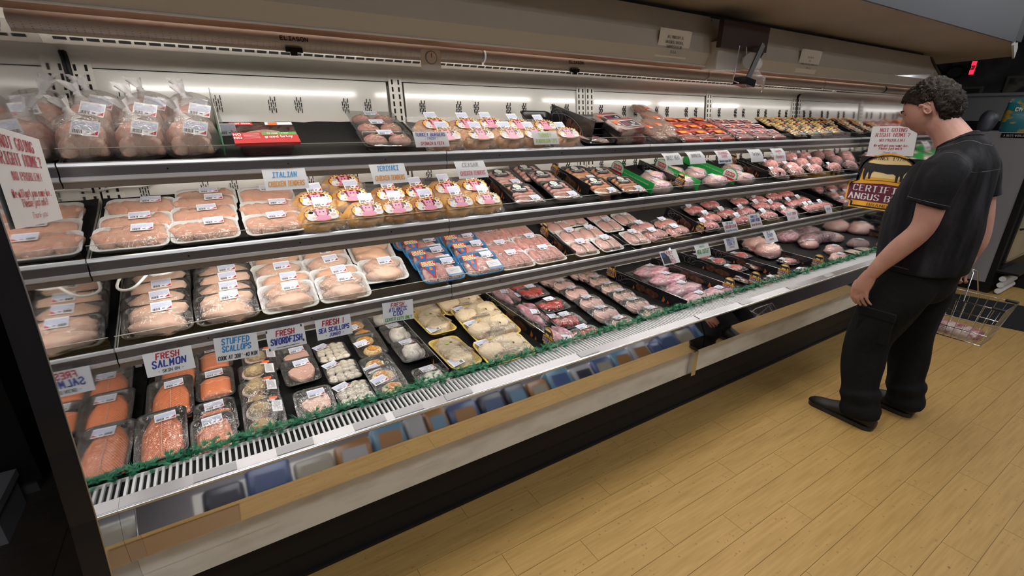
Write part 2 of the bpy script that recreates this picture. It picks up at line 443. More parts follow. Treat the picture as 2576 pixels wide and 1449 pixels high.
# mirrored end panels
EP = [(1.20, .0), (1.20, .55), (1.237, .70), (1.27, .88), (1.295, 1.05), (1.322, 1.25), (1.335, 1.45), (1.36, 1.65), (1.42, 1.83), (1.56, 2.03), (2.6, 2.03), (2.6, 0)]
for x0, x1 in ((XL-.048, XL-.001), (XR+.001, XR+.048)):
    t = thing('end_panel', 'tall curved mirrored panel closing the '+('near' if x0 < 0 else 'far')+' end of the meat case', 'end panel', ((x0+x1)/2, 1.9, 0))
    m = MB(); m.prism([(y-1.9, z) for y, z in EP], -.0235, .0235)
    m.build('panel', ['blackgloss'], t)
    sx = .0242 if x0 < 0 else -.0242
    m = MB(); inner = [(y-1.9+(.006 if y < 1.6 else -.01), z) for y, z in EP]
    m.add([(sx, y, max(z, .01)) for y, z in inner], [tuple(range(len(EP))) if sx > 0 else tuple(reversed(range(len(EP))))]); m.build('mirror_face', ['mirror'], t)
    m = MB(); m.tube([(sx, y-1.9, z) for y, z in EP[1:9]], .002, 5); m.build('edge_trim', ['steel'], t)
# canopy
cano = [(1.56, 2.03), (1.51, 1.937), (1.50, 1.873), (1.52, 1.825), (1.53, 1.824), (1.513, 1.876), (1.523, 1.932), (1.575, 2.02), (1.60, 2.03)]
for x0, x1 in ((XL-.0, 2.03), (2.20, XR+.04)):
    t = thing('canopy', ('long near' if x0 < 0 else 'shorter far')+' beige canopy hood over the meat case', 'canopy', ((x0+x1)/2, 1.55, 1.82))
    m = MB(); m.prism([(y-1.55, z-1.82) for y, z in cano], x0-(x0+x1)/2, x1-(x0+x1)/2); m.build('hood', ['beige'], t)
    m = MB(); m.tube([(x0-(x0+x1)/2, -.03, .004), (x1-(x0+x1)/2, -.03, .004)], .0035, 6); m.build('edge_strip', ['white'], t)
m = MB(); m.box(2.03, 2.20, 1.575, 1.62, 1.83, 2.03, 0); m.prism([(1.535, 1.83), (1.575, 1.83), (1.60, 2.02), (1.56, 2.02)], 2.03, 2.045, 1)
m.prism([(1.565, 1.83), (1.575, 1.83), (1.60, 2.02), (1.59, 2.02)], 2.0, 2.22, 0); cpart('canopy_gap_panel', m, ['beige', 'darkwall'])
m = MB(); m.sheet([(1.525, 1.826), (1.62, 1.8335), (1.77, 1.8405), (1.775, 1.886)], XL, XR); m.box(XL, XR, 1.70, 2.12, 1.885, 1.9, 1); m.box(XL, XR, 2.10, 2.12, 1.858, 1.9, 1)
for k in range(14): m.tube([(XL+.2+k*.35, 1.60, 1.842), (XL+.2+k*.35, 1.602, 1.848)], .004, 6, 2)
cpart('valance', m, ['valance', 'enamel2', 'steel'])
m = MB(); m.box(XL, XR, 1.6, 2.6, 2.03, 2.06, 0); cpart('case_top', m, ['darkwall'])
# fluorescent tubes behind the night curtains
for i in range(4):
    m = MB(); m.tube([(JX[i]+.06, 1.93, 1.842), (JX[i+1]-.06, 1.93, 1.842)], .0125, 8); cpart('lamp_tube', m, ['lampglow'])
# night curtain rolls
for i, (x0, x1) in enumerate(((XL+.01, .985), (.995, 2.37), (2.38, 3.60), (3.61, XR-.01))):
    t = thing('night_curtain', ['perforated silver curtain roll nearest the mirrored panel', 'second perforated silver curtain roll along the canopy', 'third silver curtain roll behind the bag dispenser', 'far silver curtain roll over the yellow packs'][i], 'curtain roll', ((x0+x1)/2, 1.80, 1.823), group='curtain rolls under the canopy')
    L = (x1-x0)/2; m = MB(); m.tube([(-L, 0, 0), (L, 0, 0)], .024, 20); m.build('roll', ['curtain' if 'curtain' in MATS else mat('curtain', (.50,.49,.53), .38, .35)], t)
    m = MB()
    if i < 2:
        k = 0; xx = -L+.01
        while xx < L-.01:
            for q in range(6):
                a = R_(195+q*16+(8 if k % 2 else 0)); r = .0242
                m.box(xx-.0012, xx+.0012, r*cos(a)-.001, r*cos(a)+.001, r*sin(a)-.0006, r*sin(a)+.0006)
            xx += .017; k += 1
        o = m.build('perforation', ['greyink'], t); o['kind'] = 'stuff'
    m = MB(); m.tube([(L-.004, 0, 0), (L+.002, 0, 0)], .0262, 16); m.build('end_cap', ['brushed'], t)
    m = MB(); m.box(-L, L, -.005, .004, -.031, -.023); m.build('pull_bar', ['beige'], t)
    if i in (0, 1):
        hx = (.30 if i == 0 else 1.45)-(x0+x1)/2
        m = MB(); text(m, 'ELIASON', 0, 0, .011, th=.24, width=.085)
        m.build('lettering', ['blackink'], t, (hx+.0, -.0255, -.002), (R_(75), 0, 0))
        m = MB(); m.box(-.02, .03, -.004, .004, -.008, .006); m.box(-.008, .012, -.01, .0, -.018, 0); m.build('pull_handle', ['black'], t, (hx-.01, -.017, -.027))
# thermometers
for X_, Y_, Z_, rz, lb in ((.735, 1.72, 1.787, 0, 'square white thermometer with round dial under the curtain roll'), (2.72, 1.68, 1.775, 35, 'small white card hanging beside the bag dispenser')):
    t = thing('thermometer', lb, 'thermometer', (X_, Y_, Z_), (0, 0, R_(rz)))
    m = MB(); s = .037
    m.loft([[(x, 0, y) for x, y, z in rrect(2*s, 2*s*.9, .008, 0)], [(x, -.006, y) for x, y, z in rrect(2*s, 2*s*.9, .008, 0)]], 0, smooth=False); m.build('plate', ['white'], t)
    m = MB(); m.tube([(0, -.006, .008), (0, -.009, .008)], .022, 24, 0); m.tube([(0, -.0062, .008), (0, -.0095, .008)], .019, 24, 1); m.box(-.001, .001, -.0115, -.0100, .008, .022, 2); m.build('dial', ['greyink', 'white', 'red'], t)

# ------------------------------------------------ tiered shelves
SH = {'T': (1.452, .23, 1.87), 'M': (1.165, .25, 1.87), 'L': (.858, .25, 1.87), 'B': (.535, .03, 1.5)}
def sz(s, y): a, k, y0 = SH[s]; return a+k*(y-y0)
SN = {'T': 'top', 'M': 'middle', 'L': 'lower'}
for s in 'TML':
    z0, k, y0 = SH[s]
    for i in range(4):
        x0, x1 = JX[i]+.0015, JX[i+1]-.0015; xc = (x0+x1)/2; h = (x1-x0)/2
        t = thing('shelf', f"{['first','second','third','fourth'][i]} steel shelf section from the near mirror on the {SN[s]} tier", 'shelf', (xc, 1.87, z0), (0, 0, 0), f'{SN[s]} tier shelf sections')
        ye = 2.35-1.87
        m = MB(); m.prism([(0, -.004), (ye, -.004+k*ye), (ye, -.02+k*ye), (0, -.024)], -h, h); m.build('pan', ['enamel2'], t)
        m = MB(); n = 24; vs = []; fs = []
        for j in range(n+1):
            xx = -h+.004+(2*h-.008)*j/n
            for q in range(5):
                y = .002+(ye-.002)*q/4; zz = k*y-.001
                if q == 4: zz += .010+.005*nz(xc+xx, 3, z0, 14)
                vs.append((xx, y, zz))
        for j in range(n):
            for q in range(4): a = j*5+q; fs.append((a, a+5, a+6, a+1))
        m.add(vs, fs, 0, True); m.build('liner', ['cloth'], t)
        m = MB()   # rounded chrome ticket moulding
        m.prism([(-.004, .013), (-.010, .010), (-.012, .002), (-.006, -.002), (.0, .006)], -h, h, 0)
        m.prism([(-.006, -.002), (-.0035, -.003), (-.0035, -.028), (-.006, -.030)], -h, h, 3)
        m.prism([(-.006, -.028), (-.012, -.030), (-.012, -.040), (-.006, -.044), (.0, -.040), (0, -.028)], -h, h, 0)
        for q in (-.35, .0, .35): m.tube([(q, -.006, -.014), (q, -.0075, -.014)], .003, 8, 2)
        m.build('front_moulding', ['bead', 'brushed', 'black', 'mouldgrey'], t)
        m = MB(); m.box(-h, h, -.004, .03, -.062, -.022, 0); m.build('front_rail', [mat('railbrown', (.20,.16,.13), .4, .4)], t)
        m = MB(); m.box(-h+.006, h-.006, .0, .003, .010, .052); m.build('plexi_fence', ['plexi'], t)
        m = MB(); m.box(-h+.006, h-.006, -.0006, .0036, .0515, .0532); m.build('fence_edge', ['fenceedge' if 'fenceedge' in MATS else mat('fenceedge', (.62,.6,.52), .3)], t)
        m = MB(); m.box(-h, -h+.012, .0, ye, -.055, -.01); m.box(h-.012, h, .0, ye, -.055, -.01); m.build('bracket', ['enamel2'], t)
        m = MB(); m.tube([(-h+.07, .07, -.038), (h-.07, .07, -.038)], .012, 10); m.build('light_strip', ['stripglow'], t)
# cords of the shelf lights
def cable(pts, lb):
    m = MB(); P = [Vector(p) for p in pts]; Q = []
    for i in range(len(P)-1):
        a, b_, c_, d_ = P[max(i-1, 0)], P[i], P[i+1], P[min(i+2, len(P)-1)]
        for q in range(6):
            u = q/6; Q.append(.5*((2*b_)+(c_-a)*u+(2*a-5*b_+4*c_-d_)*u*u+(3*b_-a-3*c_+d_)*u**3))
    Q.append(P[-1]); m.tube(Q, .0048, 8); tag(m.build('light_cord', ['cord']), lb, 'cord', group='shelf light cords')
cable([(-.36, 2.30, 1.33), (-.30, 2.26, 1.345), (-.22, 2.31, 1.34), (-.12, 2.32, 1.375), (.0, 2.33, 1.41)], 'white cord looping behind the middle tier trays near the mirror')
cable([(-.05, 2.32, 1.34), (.0, 2.33, 1.38), (.03, 2.35, 1.40)], 'short white cord end at the outlet above the tender trays')
cable([(-.34, 2.20, 1.09), (-.25, 2.08, 1.045), (-.16, 2.10, 1.055), (-.12, 2.2, 1.10)], 'white cord drooping above the black breast trays')
cable([(-.30, 2.2, 1.10), (-.35, 2.05, 1.03), (-.30, 1.99, 1.03), (-.24, 2.02, 1.08)], 'lower white cord drooping beside the mirror')
cable([(2.25, 2.20, .80), (2.35, 2.05, .735), (2.48, 2.05, .735), (2.56, 2.18, .80)], 'white cord drooping behind the rib divider')
cable([(1.0, 2.30, .82), (1.05, 2.2, .76), (1.12, 2.18, .72)], 'white cord above the yellow trays')
t = thing('outlet', 'round white outlet with plug on the back wall above the tender trays', 'outlet', (.03, 2.375, 1.395), (R_(8), 0, 0))
m = MB(); m.tube([(0, -.004, 0), (0, .0, 0)], .036, 24); m.build('plate', ['white'], t)
m = MB(); m.box(-.012, .012, -.03, -.004, -.014, .014); m.build('plug', ['white'], t)

# ------------------------------------------------ soffit, walls, ceiling, room
m = MB(); P = [(-2.4, 1.085), (4.28, 1.085), (5.18, 1.29), (5.42, 1.81), (5.42, 3.2), (-2.4, 3.2)]
m.loft([[(x, y, 2.05) for x, y in P], [(x, y, 2.075) for x, y in P]], 0, smooth=False)
tag(m.build('ceiling_soffit', ['soffit']), kind='structure')
m = MB(); m.box(-2.4, 4.28, 1.075, 1.085, 2.05, 2.9, 0); m.box(4.28, 4.40, 1.075, 1.2, 2.06, 2.9, 1); tag(m.build('wall_fascia', ['fascia', 'black']), kind='structure')
m = MB(); m.prism([(0, 0), (.012, 0), (.012, .07), (0, .07)], 0, .93); o = m.build('trim_1', ['whitepaint'], None, (4.285, 1.075, 2.035), (0, 0, R_(12.5))); tag(o, kind='structure')
m = MB(); m.box(-2.6, 11., -3.6, 3.6, 2.9, 2.95, 0); tag(m.build('ceiling', ['darkwall' if False else mat('ceil', (.30,.30,.30), .8)]), kind='structure')
for i, (x, y) in enumerate(CEIL):
    t = thing('ceiling_light', f'{["first","second","third","fourth","fifth","sixth","seventh"][i]} flat ceiling light panel over the aisle', 'ceiling light', (x, y, 2.9), group='ceiling light panels')
    m = MB(); m.box(-.62, .62, -.32, .32, -.02, -.001); m.build('frame', ['whitepaint'], t)
    m = MB(); m.box(-.59, .59, -.29, .29, -.024, -.0202); m.build('diffuser', ['panelglow'], t)
    area('ceiling_lamp', (x, y, 2.87), (0, 0, 0), 1.18, .58, CEILW, (.93, .96, 1))
for i, (x, y) in enumerate(STRIPS):
    t = thing('strip_light', f'{["first","second","third","fourth"][i]} slim strip light hung along the soffit face', 'strip light', (x, y, 2.80), group='strip lights along the soffit')
    m = MB(); m.box(-.66, .66, -.035, .035, .01, .06); m.build('housing', ['whitepaint'], t)
    m = MB(); m.tube([(-.64, 0, -.005), (.64, 0, -.005)], .012, 8); m.build('tube', ['panelglow'], t)
    area('strip_lamp', (x, y, 2.775), (R_(-6), 0, 0), 1.3, .05, STRIPW, (1, .96, .88))
m = MB(); m.box(-2.6, 11., 3.3, 3.4, 0, 2.9, 0); tag(m.build('wall_back', ['greywall']), kind='structure')
m = MB(); m.box(-2.6, -2.5, -3.6, 3.3, 0, 2.9, 0); tag(m.build('wall_left', ['darkwall']), kind='structure')
m = MB(); m.box(9.4, 9.5, .8, 3.3, 0, 2.9, 0); m.box(10.9, 11., -3.6, 3.3, 0, 2.9, 0); tag(m.build('wall_right', ['greywall']), kind='structure')
m = MB(); m.box(-2.6, 11., -3.6, -3.5, 0, 2.9, 0); tag(m.build('wall_front', ['greywall']), kind='structure')
# dark corner left of the case
t = thing('storage_cabinet', 'tall black cabinet in the dark corner left of the case', 'cabinet', (-1.5, 2.7, 0))
m = MB(); m.box(-.85, .63, -.2, .35, .08, 2.0); m.build('body', ['black'], t); m = MB(); m.box(-.8, .6, -.17, .35, .0, .08); m.build('plinth', ['darkwall'], t)
m = MB(); m.box(.02, .04, -.235, -.2, .9, 1.15); m.build('handle', ['steel'], t); m = MB(); m.box(-.1, .0, -.204, -.2, .12, 2.0); m.build('door_gap', ['hole'], t)
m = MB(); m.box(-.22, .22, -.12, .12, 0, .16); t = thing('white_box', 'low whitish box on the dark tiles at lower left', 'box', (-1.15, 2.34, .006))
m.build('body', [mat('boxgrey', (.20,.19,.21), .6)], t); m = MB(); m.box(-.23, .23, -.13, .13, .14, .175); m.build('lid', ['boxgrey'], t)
# ------------------------------------------------ emblem, dividers, cards
COW = [(-.33,.0),(-.30,.0),(-.285,.14),(-.27,.17),(-.255,.02),(-.225,.02),(-.215,.15),(-.19,.19),(-.05,.17),(.02,.15),(.10,.16),(.14,.13),(.15,.0),(.18,.0),(.185,.12),(.20,.13),(.215,.01),(.245,.01),(.25,.16),(.28,.22),(.31,.20),(.35,.17),(.385,.18),(.39,.22),(.36,.30),(.33,.355),(.34,.38),(.31,.365),(.28,.37),(.20,.365),(-.05,.35),(-.22,.36),(-.32,.375),(-.36,.35),(-.385,.26),(-.42,.12),(-.435,.08),(-.41,.09),(-.385,.17),(-.365,.27),(-.345,.22),(-.35,.12)]
def emblem(mb, s, o=(0, 0, 0), big=False):
    """beef emblem in the XY plane, width s; materials 0 gold 1 black 2 pale gold 3 maroon 4 white 5 ink"""
    def T(p, z): return (o[0]+p[0]*s, o[1]+p[1]*s, o[2]+z)
    def outline(i):
        pts = [(-.42+i, -.02+i), (.42-i, -.02+i), (.42-i, .10), (.50-i, .12+i*.6), (.50-i*1.2, .50-i*.2), (.40-i, .545), (.38-i, .80)]
        for k in range(1, 10):
            a = pi*k/10; pts.append(((.38-i)*cos(a), .80+(.30-i)*sin(a)))
        pts += [(-.38+i, .80), (-.40+i, .545), (-.50+i*1.2, .50-i*.2), (-.50+i, .12+i*.6), (-.42+i, .10)]
        return pts
    dz = .0012*max(1, s*2)
    z = 0
    for i, mi in ((0, 0), (.028, 1), (.052, 0)):
        P = outline(i); n = len(P)
        mb.add([T(p, z) for p in P], [tuple(range(n))], mi); z += dz
    up_ = [(x, y) for x, y in outline(.065) if y > .70]
    mb.add([T(p, z) for p in [(.30, .62)]+up_+[(-.30, .62)]], [tuple(range(len(up_)+2))], 2)
    mb.add([T(p, z+dz) for p in [(-.47, .13), (.47, .13), (.475, .47), (.0, .51), (-.475, .47)]], [(0, 1, 2, 3, 4)], 3)
    mb.add([T((x*.92, y*.92+.565), z+dz) for x, y in COW], [tuple(range(len(COW)))], 1)
    mb.add([T(p, z+dz) for p in [(-.30, .555), (.0, .575), (.30, .555), (.30, .548), (0, .566), (-.30, .548)]], [(0, 1, 4, 5), (1, 2, 3, 4)], 1)
    text(mb, 'CERTIFIED', o[0], o[1]+.335*s, .115*s, 4, .17, .80*s, True, 0, z=z+2*dz)
    text(mb, 'ANGUS BEEF', o[0], o[1]+.165*s, .115*s, 4, .17, .88*s, True, 0, z=z+2*dz)
    text(mb, 'BRAND', o[0], o[1]+.045*s, .05*s, 5, .16, .3*s, True, 0, z=z+2*dz)
    if big: text(mb, 'SINCE 1978', o[0], o[1]+.975*s, .06*s, 5, .13, .42*s, True, 0, z=z+2*dz)
EM = ['gold', 'blackink', 'goldpale', 'maroon', 'white', 'blackink']
mat('flame', (.36,.08,.012), .5, n=((.62,.22,.03), 40., .5, .7)); mat('grill', (.05,.018,.010), .35, n=((.17,.07,.035), 45., .45, .7)); mat('swirl', (.17,.17,.18), .4)
em_mesh = None
def board_mesh(L, h, pic=True):
    """divider strip in local XZ (x runs along depth), slanting is given by the parent"""
    m = MB(); m.box(0, L, -.0015, .0015, 0, h, 0)
    m.box(0, L, -.0018, .0018, h-.0008, h+.0008, 4)
    if pic:
        for sd in (-1, 1):
            y = sd*.0021
            def arc(cx, cz, r, a0, a1, wd=.0016, sx=1., mi=1):
                n = 14; P = [(cx+sx*r*cos(R_(a0+(a1-a0)*k/n)), cz+r*sin(R_(a0+(a1-a0)*k/n))) for k in range(n+1)]
                for k in range(n):
                    (xa, za), (xb, zb) = P[k], P[k+1]; dx, dz = xb-xa, zb-za; l = math.hypot(dx, dz) or 1; nx, nz_ = -dz/l*wd/2, dx/l*wd/2
                    q = [(xa-nx, za-nz_), (xb-nx, zb-nz_), (xb+nx, zb+nz_), (xa+nx, za+nz_)]
                    q = [(min(max(a, .002), L-.002), y, min(max(b_, .002), h-.002)) for a, b_ in q]
                    m.add(q, [(0, 1, 2, 3) if sd < 0 else (3, 2, 1, 0)], mi)
            if L > .3:
                arc(L*.16, h*.55, h*.38, 0, 360); arc(L*.22, h*.50, h*.34, 20, 330, sx=1.6); arc(L*.35, h*-.1, h*.9, 20, 150, .0026, 1.7); arc(L*.08, h*.3, h*.5, -40, 80)
                m.add([(L*.46+.06*cos(R_(t))*L, y, h*.42+h*.33*sin(R_(t))*(1+.12*sin(R_(t*3)))) for t in range(0, 360, 24)], [tuple(range(15)) if sd < 0 else tuple(reversed(range(15)))], 2)
                m.add([(L*.60+.09*cos(R_(t))*L, y, h*.35+h*.30*sin(R_(t))*(1+.15*sin(R_(t*4)))) for t in range(0, 360, 24)], [tuple(range(15)) if sd < 0 else tuple(reversed(range(15)))], 2)
                for q, (fx, fw, fh) in enumerate(((.36, .02, .4), (.73, .03, .55), (.79, .02, .35))):
                    P = [(L*fx, y*1.1, .004), (L*(fx+fw), y*1.1, .004), (L*(fx+fw*1.3), y*1.1, h*fh*.5), (L*(fx+fw*.5), y*1.1, h*fh), (L*(fx+fw*.2), y*1.1, h*fh*.4)]
                    m.add(P, [tuple(range(5)) if sd < 0 else tuple(reversed(range(5)))], 3)
    return m
BM = ['blackgloss', 'swirl', 'grill', 'flame', 'steel']
def divider(s, X, yf, yb, h, label, tagat=None, name='divider', cat='divider', mats=BM, pic=True, group='black and flame printed dividers', hz=0.):
    zf, zb = sz(s, yf), sz(s, yb); L = math.hypot(yb-yf, zb-zf); pitch = math.atan2(zb-zf, yb-yf)
    t = thing(name, label, cat, (X, yf, zf+.002+hz), (0, -pitch, pi/2), group)
    t.rotation_euler = (Matrix.Rotation(pi/2, 3, 'Z')@Matrix.Rotation(-pitch, 3, 'Y')).to_euler()
    board_mesh(L, h, pic).build('board', mats, t)
    for ta in ([tagat] if tagat is not None else []):
        m = MB(); emblem(m, .068); o = m.build('emblem', EM, t, (ta, -.0035-.004, h*.35), (pi/2, 0, 0))
        m = MB(); m.box(ta-.02, ta+.02, -.0035, -.0018, h*.3, h*.9); m.build('tag_back', ['blackgloss'], t)
    return t
# a strip seen from its left face: local -Y of the board must face -X, so boards run front (x=L) to back (x=0) mirrored
def ndiv(s, X, yf, yb, h, label, tagat=None, **k):
    # origin at the back, local x runs towards the front; left face = local -y
    zf, zb = sz(s, yf), sz(s, yb); L = math.hypot(yb-yf, zb-zf); pitch = math.atan2(zb-zf, yb-yf)
    mats = k.get('mats', BM); pic = k.get('pic', True)
    t = thing(k.get('name', 'divider'), label, k.get('cat', 'divider'), (X, yb, zb+.003), (0, 0, 0), k.get('group', 'black flame printed dividers'))
    t.rotation_euler = (Matrix.Rotation(-pi/2, 3, 'Z')@Matrix.Rotation(pitch, 3, 'Y')).to_euler()
    board_mesh(L, h, pic).build('board', mats, t)
    if tagat is not None:
        ta = L-.035 if tagat == 'f' else .035; es = k.get('es', .072)
        m = MB(); emblem(m, es); m.build('emblem', EM, t, (ta, -.0045, h*.30), (pi/2, 0, R_(k.get('eyaw', 0))))
        m = MB(); m.box(ta-.022, ta+.022, -.0042, -.0026, h*.2, h*.95); m.build('tag_back', ['blackgloss'], t)
    return t
ndiv('M', 1.225, 1.955, 2.30, .068, 'black divider between marinated bags and italian sausage trays')
ndiv('M', 1.720, 1.955, 2.30, .068, 'black divider with raised emblem at its back among sausage trays', 'b')
ndiv('M', 2.455, 1.92, 2.31, .062, 'black flame divider between the green dividers with emblem in front', 'f')
ndiv('M', 3.385, 1.94, 2.27, .062, 'black divider right of the round green emblem, emblem at its back', 'b')
ndiv('M', 3.49, 1.91, 2.25, .062, 'black divider at the left edge of the ground beef')
ndiv('T', 1.666, 1.90, 2.26, .125, 'tall black swirl divider between turkey bags and bacon on top shelf')
ndiv('L', 1.586, 1.885, 2.20, .062, 'black flame divider between thigh trays and pork chops', 'b')
ndiv('L', 2.676, 1.885, 2.22, .070, 'black flame divider between dark chops and beef, emblem in front', 'f', es=.062)
ndiv('L', 4.44, 1.91, 2.34, .05, 'plain long dark divider near the far mirror', mats=['black', 'black', 'black', 'black', 'black'], pic=False)
ndiv('B', .697, 1.595, 2.22, .066, 'black divider between cod trays and yellow chicken trays')
ndiv('B', 1.236, 1.585, 2.30, .072, 'black divider between yellow trays and pork tenderloin, emblem in front', 'f', es=.088)
ndiv('B', 2.196, 1.585, 2.24, .072, 'black divider between stuffed chops and ribs, emblem at its back', 'b', es=.088)
ndiv('B', 2.666, 1.600, 2.28, .068, 'black divider right of the rib bags with emblem in front', 'f', es=.088)
ndiv('B', 2.952, 1.600, 2.29, .068, 'black divider in the steaks with half hidden emblem', 'f', es=.080)
ndiv('B', 3.280, 1.590, 2.25, .066, 'black flame divider in the steaks, second from its right end', 'f', es=.085)
ndiv('B', 3.744, 1.590, 2.30, .066, 'last black flame divider right of the strip steaks', 'f', es=.085)
# green printed dividers
def green_div(X, yf, yb, lab, at):
    zf, zb = sz('M', yf), sz('M', yb); L = math.hypot(yb-yf, zb-zf); pitch = math.atan2(zb-zf, yb-yf); h = .066
    t = thing('green_divider', lab, 'divider', (X, yb, zb+.003), (0, 0, 0), 'bright green printed dividers')
    t.rotation_euler = (Matrix.Rotation(-pi/2, 3, 'Z')@Matrix.Rotation(pitch, 3, 'Y')).to_euler()
    m = MB(); m.box(0, L, -.0012, .0012, 0, h); m.build('board', ['green'], t)
    m = MB(); text(m, 'A Tradition of Quality Veal and Lamb Products', L*.56, h*.62, .008, th=.13, width=L*.66, slant=.2, seed=3)
    m.build('lettering', ['white'], t, (0, -.0016, 0), (pi/2, 0, 0))
    if at is not None:
        ta = L-.05 if at == 'f' else .05
        m = MB(); n = 24
        def ell(rx, rz, z, mi): m.add([(rx*cos(2*pi*k/n), rz*sin(2*pi*k/n), z) for k in range(n)], [tuple(range(n))], mi)
        ell(.058, .046, 0, 0); ell(.053, .041, .0008, 1)
        m.quad((-.036, -.002, .0016), (.036, -.002, .0016), (.036, .022, .0016), (-.036, .022, .0016), 2)
        m.quad((-.036, -.008, .0016), (.036, -.008, .0016), (.036, -.004, .0016), (-.036, -.004, .0016), 0)
        m.quad((-.046, -.030, .0016), (.046, -.030, .0016), (.046, -.014, .0016), (-.046, -.014, .0016), 2)
        text(m, 'Catelli', 0, .004, .014, 3, .22, .062, slant=.15, z=.0024)
        m.build('badge', ['green', 'white', 'red', 'white'], t, (ta, -.004, h*.75), (pi/2, 0, 0))
        m = MB(); n = 24; m.add([(.058*cos(2*pi*k/n), .046*sin(2*pi*k/n), 0) for k in range(n)], [tuple(range(n))]); m.build('badge_back', ['green'], t, (ta, -.0032, h*.75), (pi/2, 0, 0))
green_div(2.170, 1.91, 2.26, 'green divider with round badge at its back, right of the sausage', 'b')
green_div(2.562, 1.89, 2.25, 'green divider with white script, its badge behind the sweet heat card', 'b')
green_div(2.977, 1.92, 2.36, 'green divider with round red and white badge at its front', 'f')
t = thing('plastic_divider', 'upright frosted sheet with green lower band beside the chicken bags', 'divider', (.052, 1.95, 1.472))
m = MB(); m.prism([(-.07, .0), (.42, .097), (.42, .20), (.36, .225), (.02, .13), (-.07, .07)], -.001, .001); m.build('sheet', ['frost'], t)
m = MB(); m.prism([(-.07, .0), (.42, .097), (.42, .14), (-.07, .035)], -.0016, .0016); m.build('green_band', [mat('greenfilm', (.05,.42,.18), .3)], t)

def card(name, X, z, w, h, tilt, lines, label, group, Y=1.846, roll=0., curve=.3, extra=None, holder=True):
    t = thing('sign_card', label, 'sign', (X+w/2, Y, z), (R_(-tilt), R_(roll), 0), group)
    m = MB(); n = 6; vs = []
    def cy(q): return -.010*curve*math.sin(pi*q/n)
    for q in range(n+1):
        vs += [(-w/2, cy(q), -h*q/n), (w/2, cy(q), -h*q/n)]
    m.add(vs, [(2*q, 2*q+2, 2*q+3, 2*q+1) for q in range(n)], 0, True)
    m.build('paper', ['paper'], t)
    mats = []; m = MB()
    for (s, cy_, hh, colr, ww, th, sl) in lines:
        if colr not in mats: mats.append(colr)
        k0 = len(m.v); text(m, s, 0, -cy_*h, hh*h, mats.index(colr), th, ww*w if ww else None, slant=sl, jit=.35, seed=len(s)+3)
        for q in range(k0, len(m.v)):
            x, y, z_ = m.v[q]; f = min(max(-y/h, 0), 1); m.v[q] = (x, y, .0014+.010*curve*math.sin(pi*f))
    m.build('handwriting', mats, t, (0, 0, 0), (pi/2, 0, 0))
    if extra: extra(t, w, h)
    if holder:
        m = MB(); m.box(-.03, .03, -.004, .0, -.004, .016); m.build('clip', ['plexi'], t)
    return t
def L_(s, cy, hh, c, ww=.8, th=.16, sl=.15): return (s, cy, hh, c, ww, th, sl)
g1 = 'handwritten cards under the top shelf'
card('c', .148, 1.423, .138, .083, 38, [L_('ITALIAN', .42, .24, 'skyink', .58), L_('CHICKEN TENDERS', .84, .22, 'orangeink', .84)], 'white card reading Italian Chicken Tenders in blue and orange', g1)
card('c', .515, 1.424, .138, .083, 34, [L_('TERIYAKI', .36, .24, 'skyink', .62), L_('CHICKEN TENDERS', .84, .22, 'orangeink', .84)], 'white card reading Teriyaki Chicken Tenders in blue and orange', g1)
card('c', .871, 1.421, .141, .083, 38, [L_('CEASAR', .36, .22, 'greyink', .55), L_('CHICKEN TENDERS', .84, .22, 'pinkink', .84)], 'white card reading Ceasar Chicken Tenders in grey and red', g1)
card('c', 2.138, 1.415, .142, .078, 38, [L_('SWEET HEAT', .62, .32, 'greyink', .8)], 'white card reading Sweet Heat in purple grey ink', g1, curve=.8)
card('c', 2.335, 1.418, .142, .083, 38, [L_('BARBECUE', .55, .26, 'greyink', .62)], 'curved white card reading Barbecue', g1, curve=1.)
card('c', 2.600, 1.417, .137, .088, 34, [L_('STEAKHOUSE', .36, .2, 'pinkink', .7), L_('CLASSIC', .60, .17, 'pinkink', .4), L_('Boneless Angus Beef', .92, .15, 'blueink', .85)], 'white card with red steakhouse classic writing and a blue line', g1, curve=1.)
card('c', 2.936, 1.415, .139, .090, 32, [L_('Teriyaki', .55, .26, 'greyink', .6)], 'curved white card reading Teriyaki in small grey script', g1, curve=1.)
card('c', 3.196, 1.413, .145, .090, 32, [L_('Tomato', .36, .22, 'pinkink', .55), L_('&', .55, .12, 'pinkink', .1), L_('Rosemary', .82, .22, 'pinkink', .62)], 'rightmost white card under the top shelf, pink script', g1, curve=1.)
g2 = 'handwritten cards on the top shelf fence'
card('c', .702, 1.541, .145, .066, 30, [L_('TURKEY BURGERS', .32, .22, 'blueink', .9), L_('- FRESH -', .54, .13, 'blueink', .4), L_('SPINACH & FETA', .88, .18, 'redink', .7)], 'card reading Turkey Burgers in front of the burger trays', g2, Y=1.858, holder=False)
card('c', 1.268, 1.538, .142, .066, 30, [L_('TURKEY', .42, .26, 'limeink', .55), L_('TENDERLOIN TIPS', .86, .24, 'limeink', .86)], 'card with lime green turkey tenderloin writing', g2, Y=1.858, holder=False)
g3 = 'handwritten cards above the bottom deck'
card('c', -.304, .838, .138, .083, 12, [L_('FRESH', .32, .23, 'redink', .5, .2), L_('SALMON', .66, .27, 'blueink', .72, .2), L_('- SKIN ON -', .90, .12, 'blackink', .55)], 'card reading Fresh Salmon in red and blue above the fillets', g3, curve=.1)
card('c', -.098, .841, .138, .092, 8, [L_('STUFFED', .30, .22, 'skyink', .66, .2), L_('SCALLOPS', .60, .22, 'skyink', .68, .2), L_("COOK AT 300'-40 MIN", .92, .15, 'blackink', .92)], 'card reading Stuffed Scallops in light blue', g3, curve=.1, roll=3)
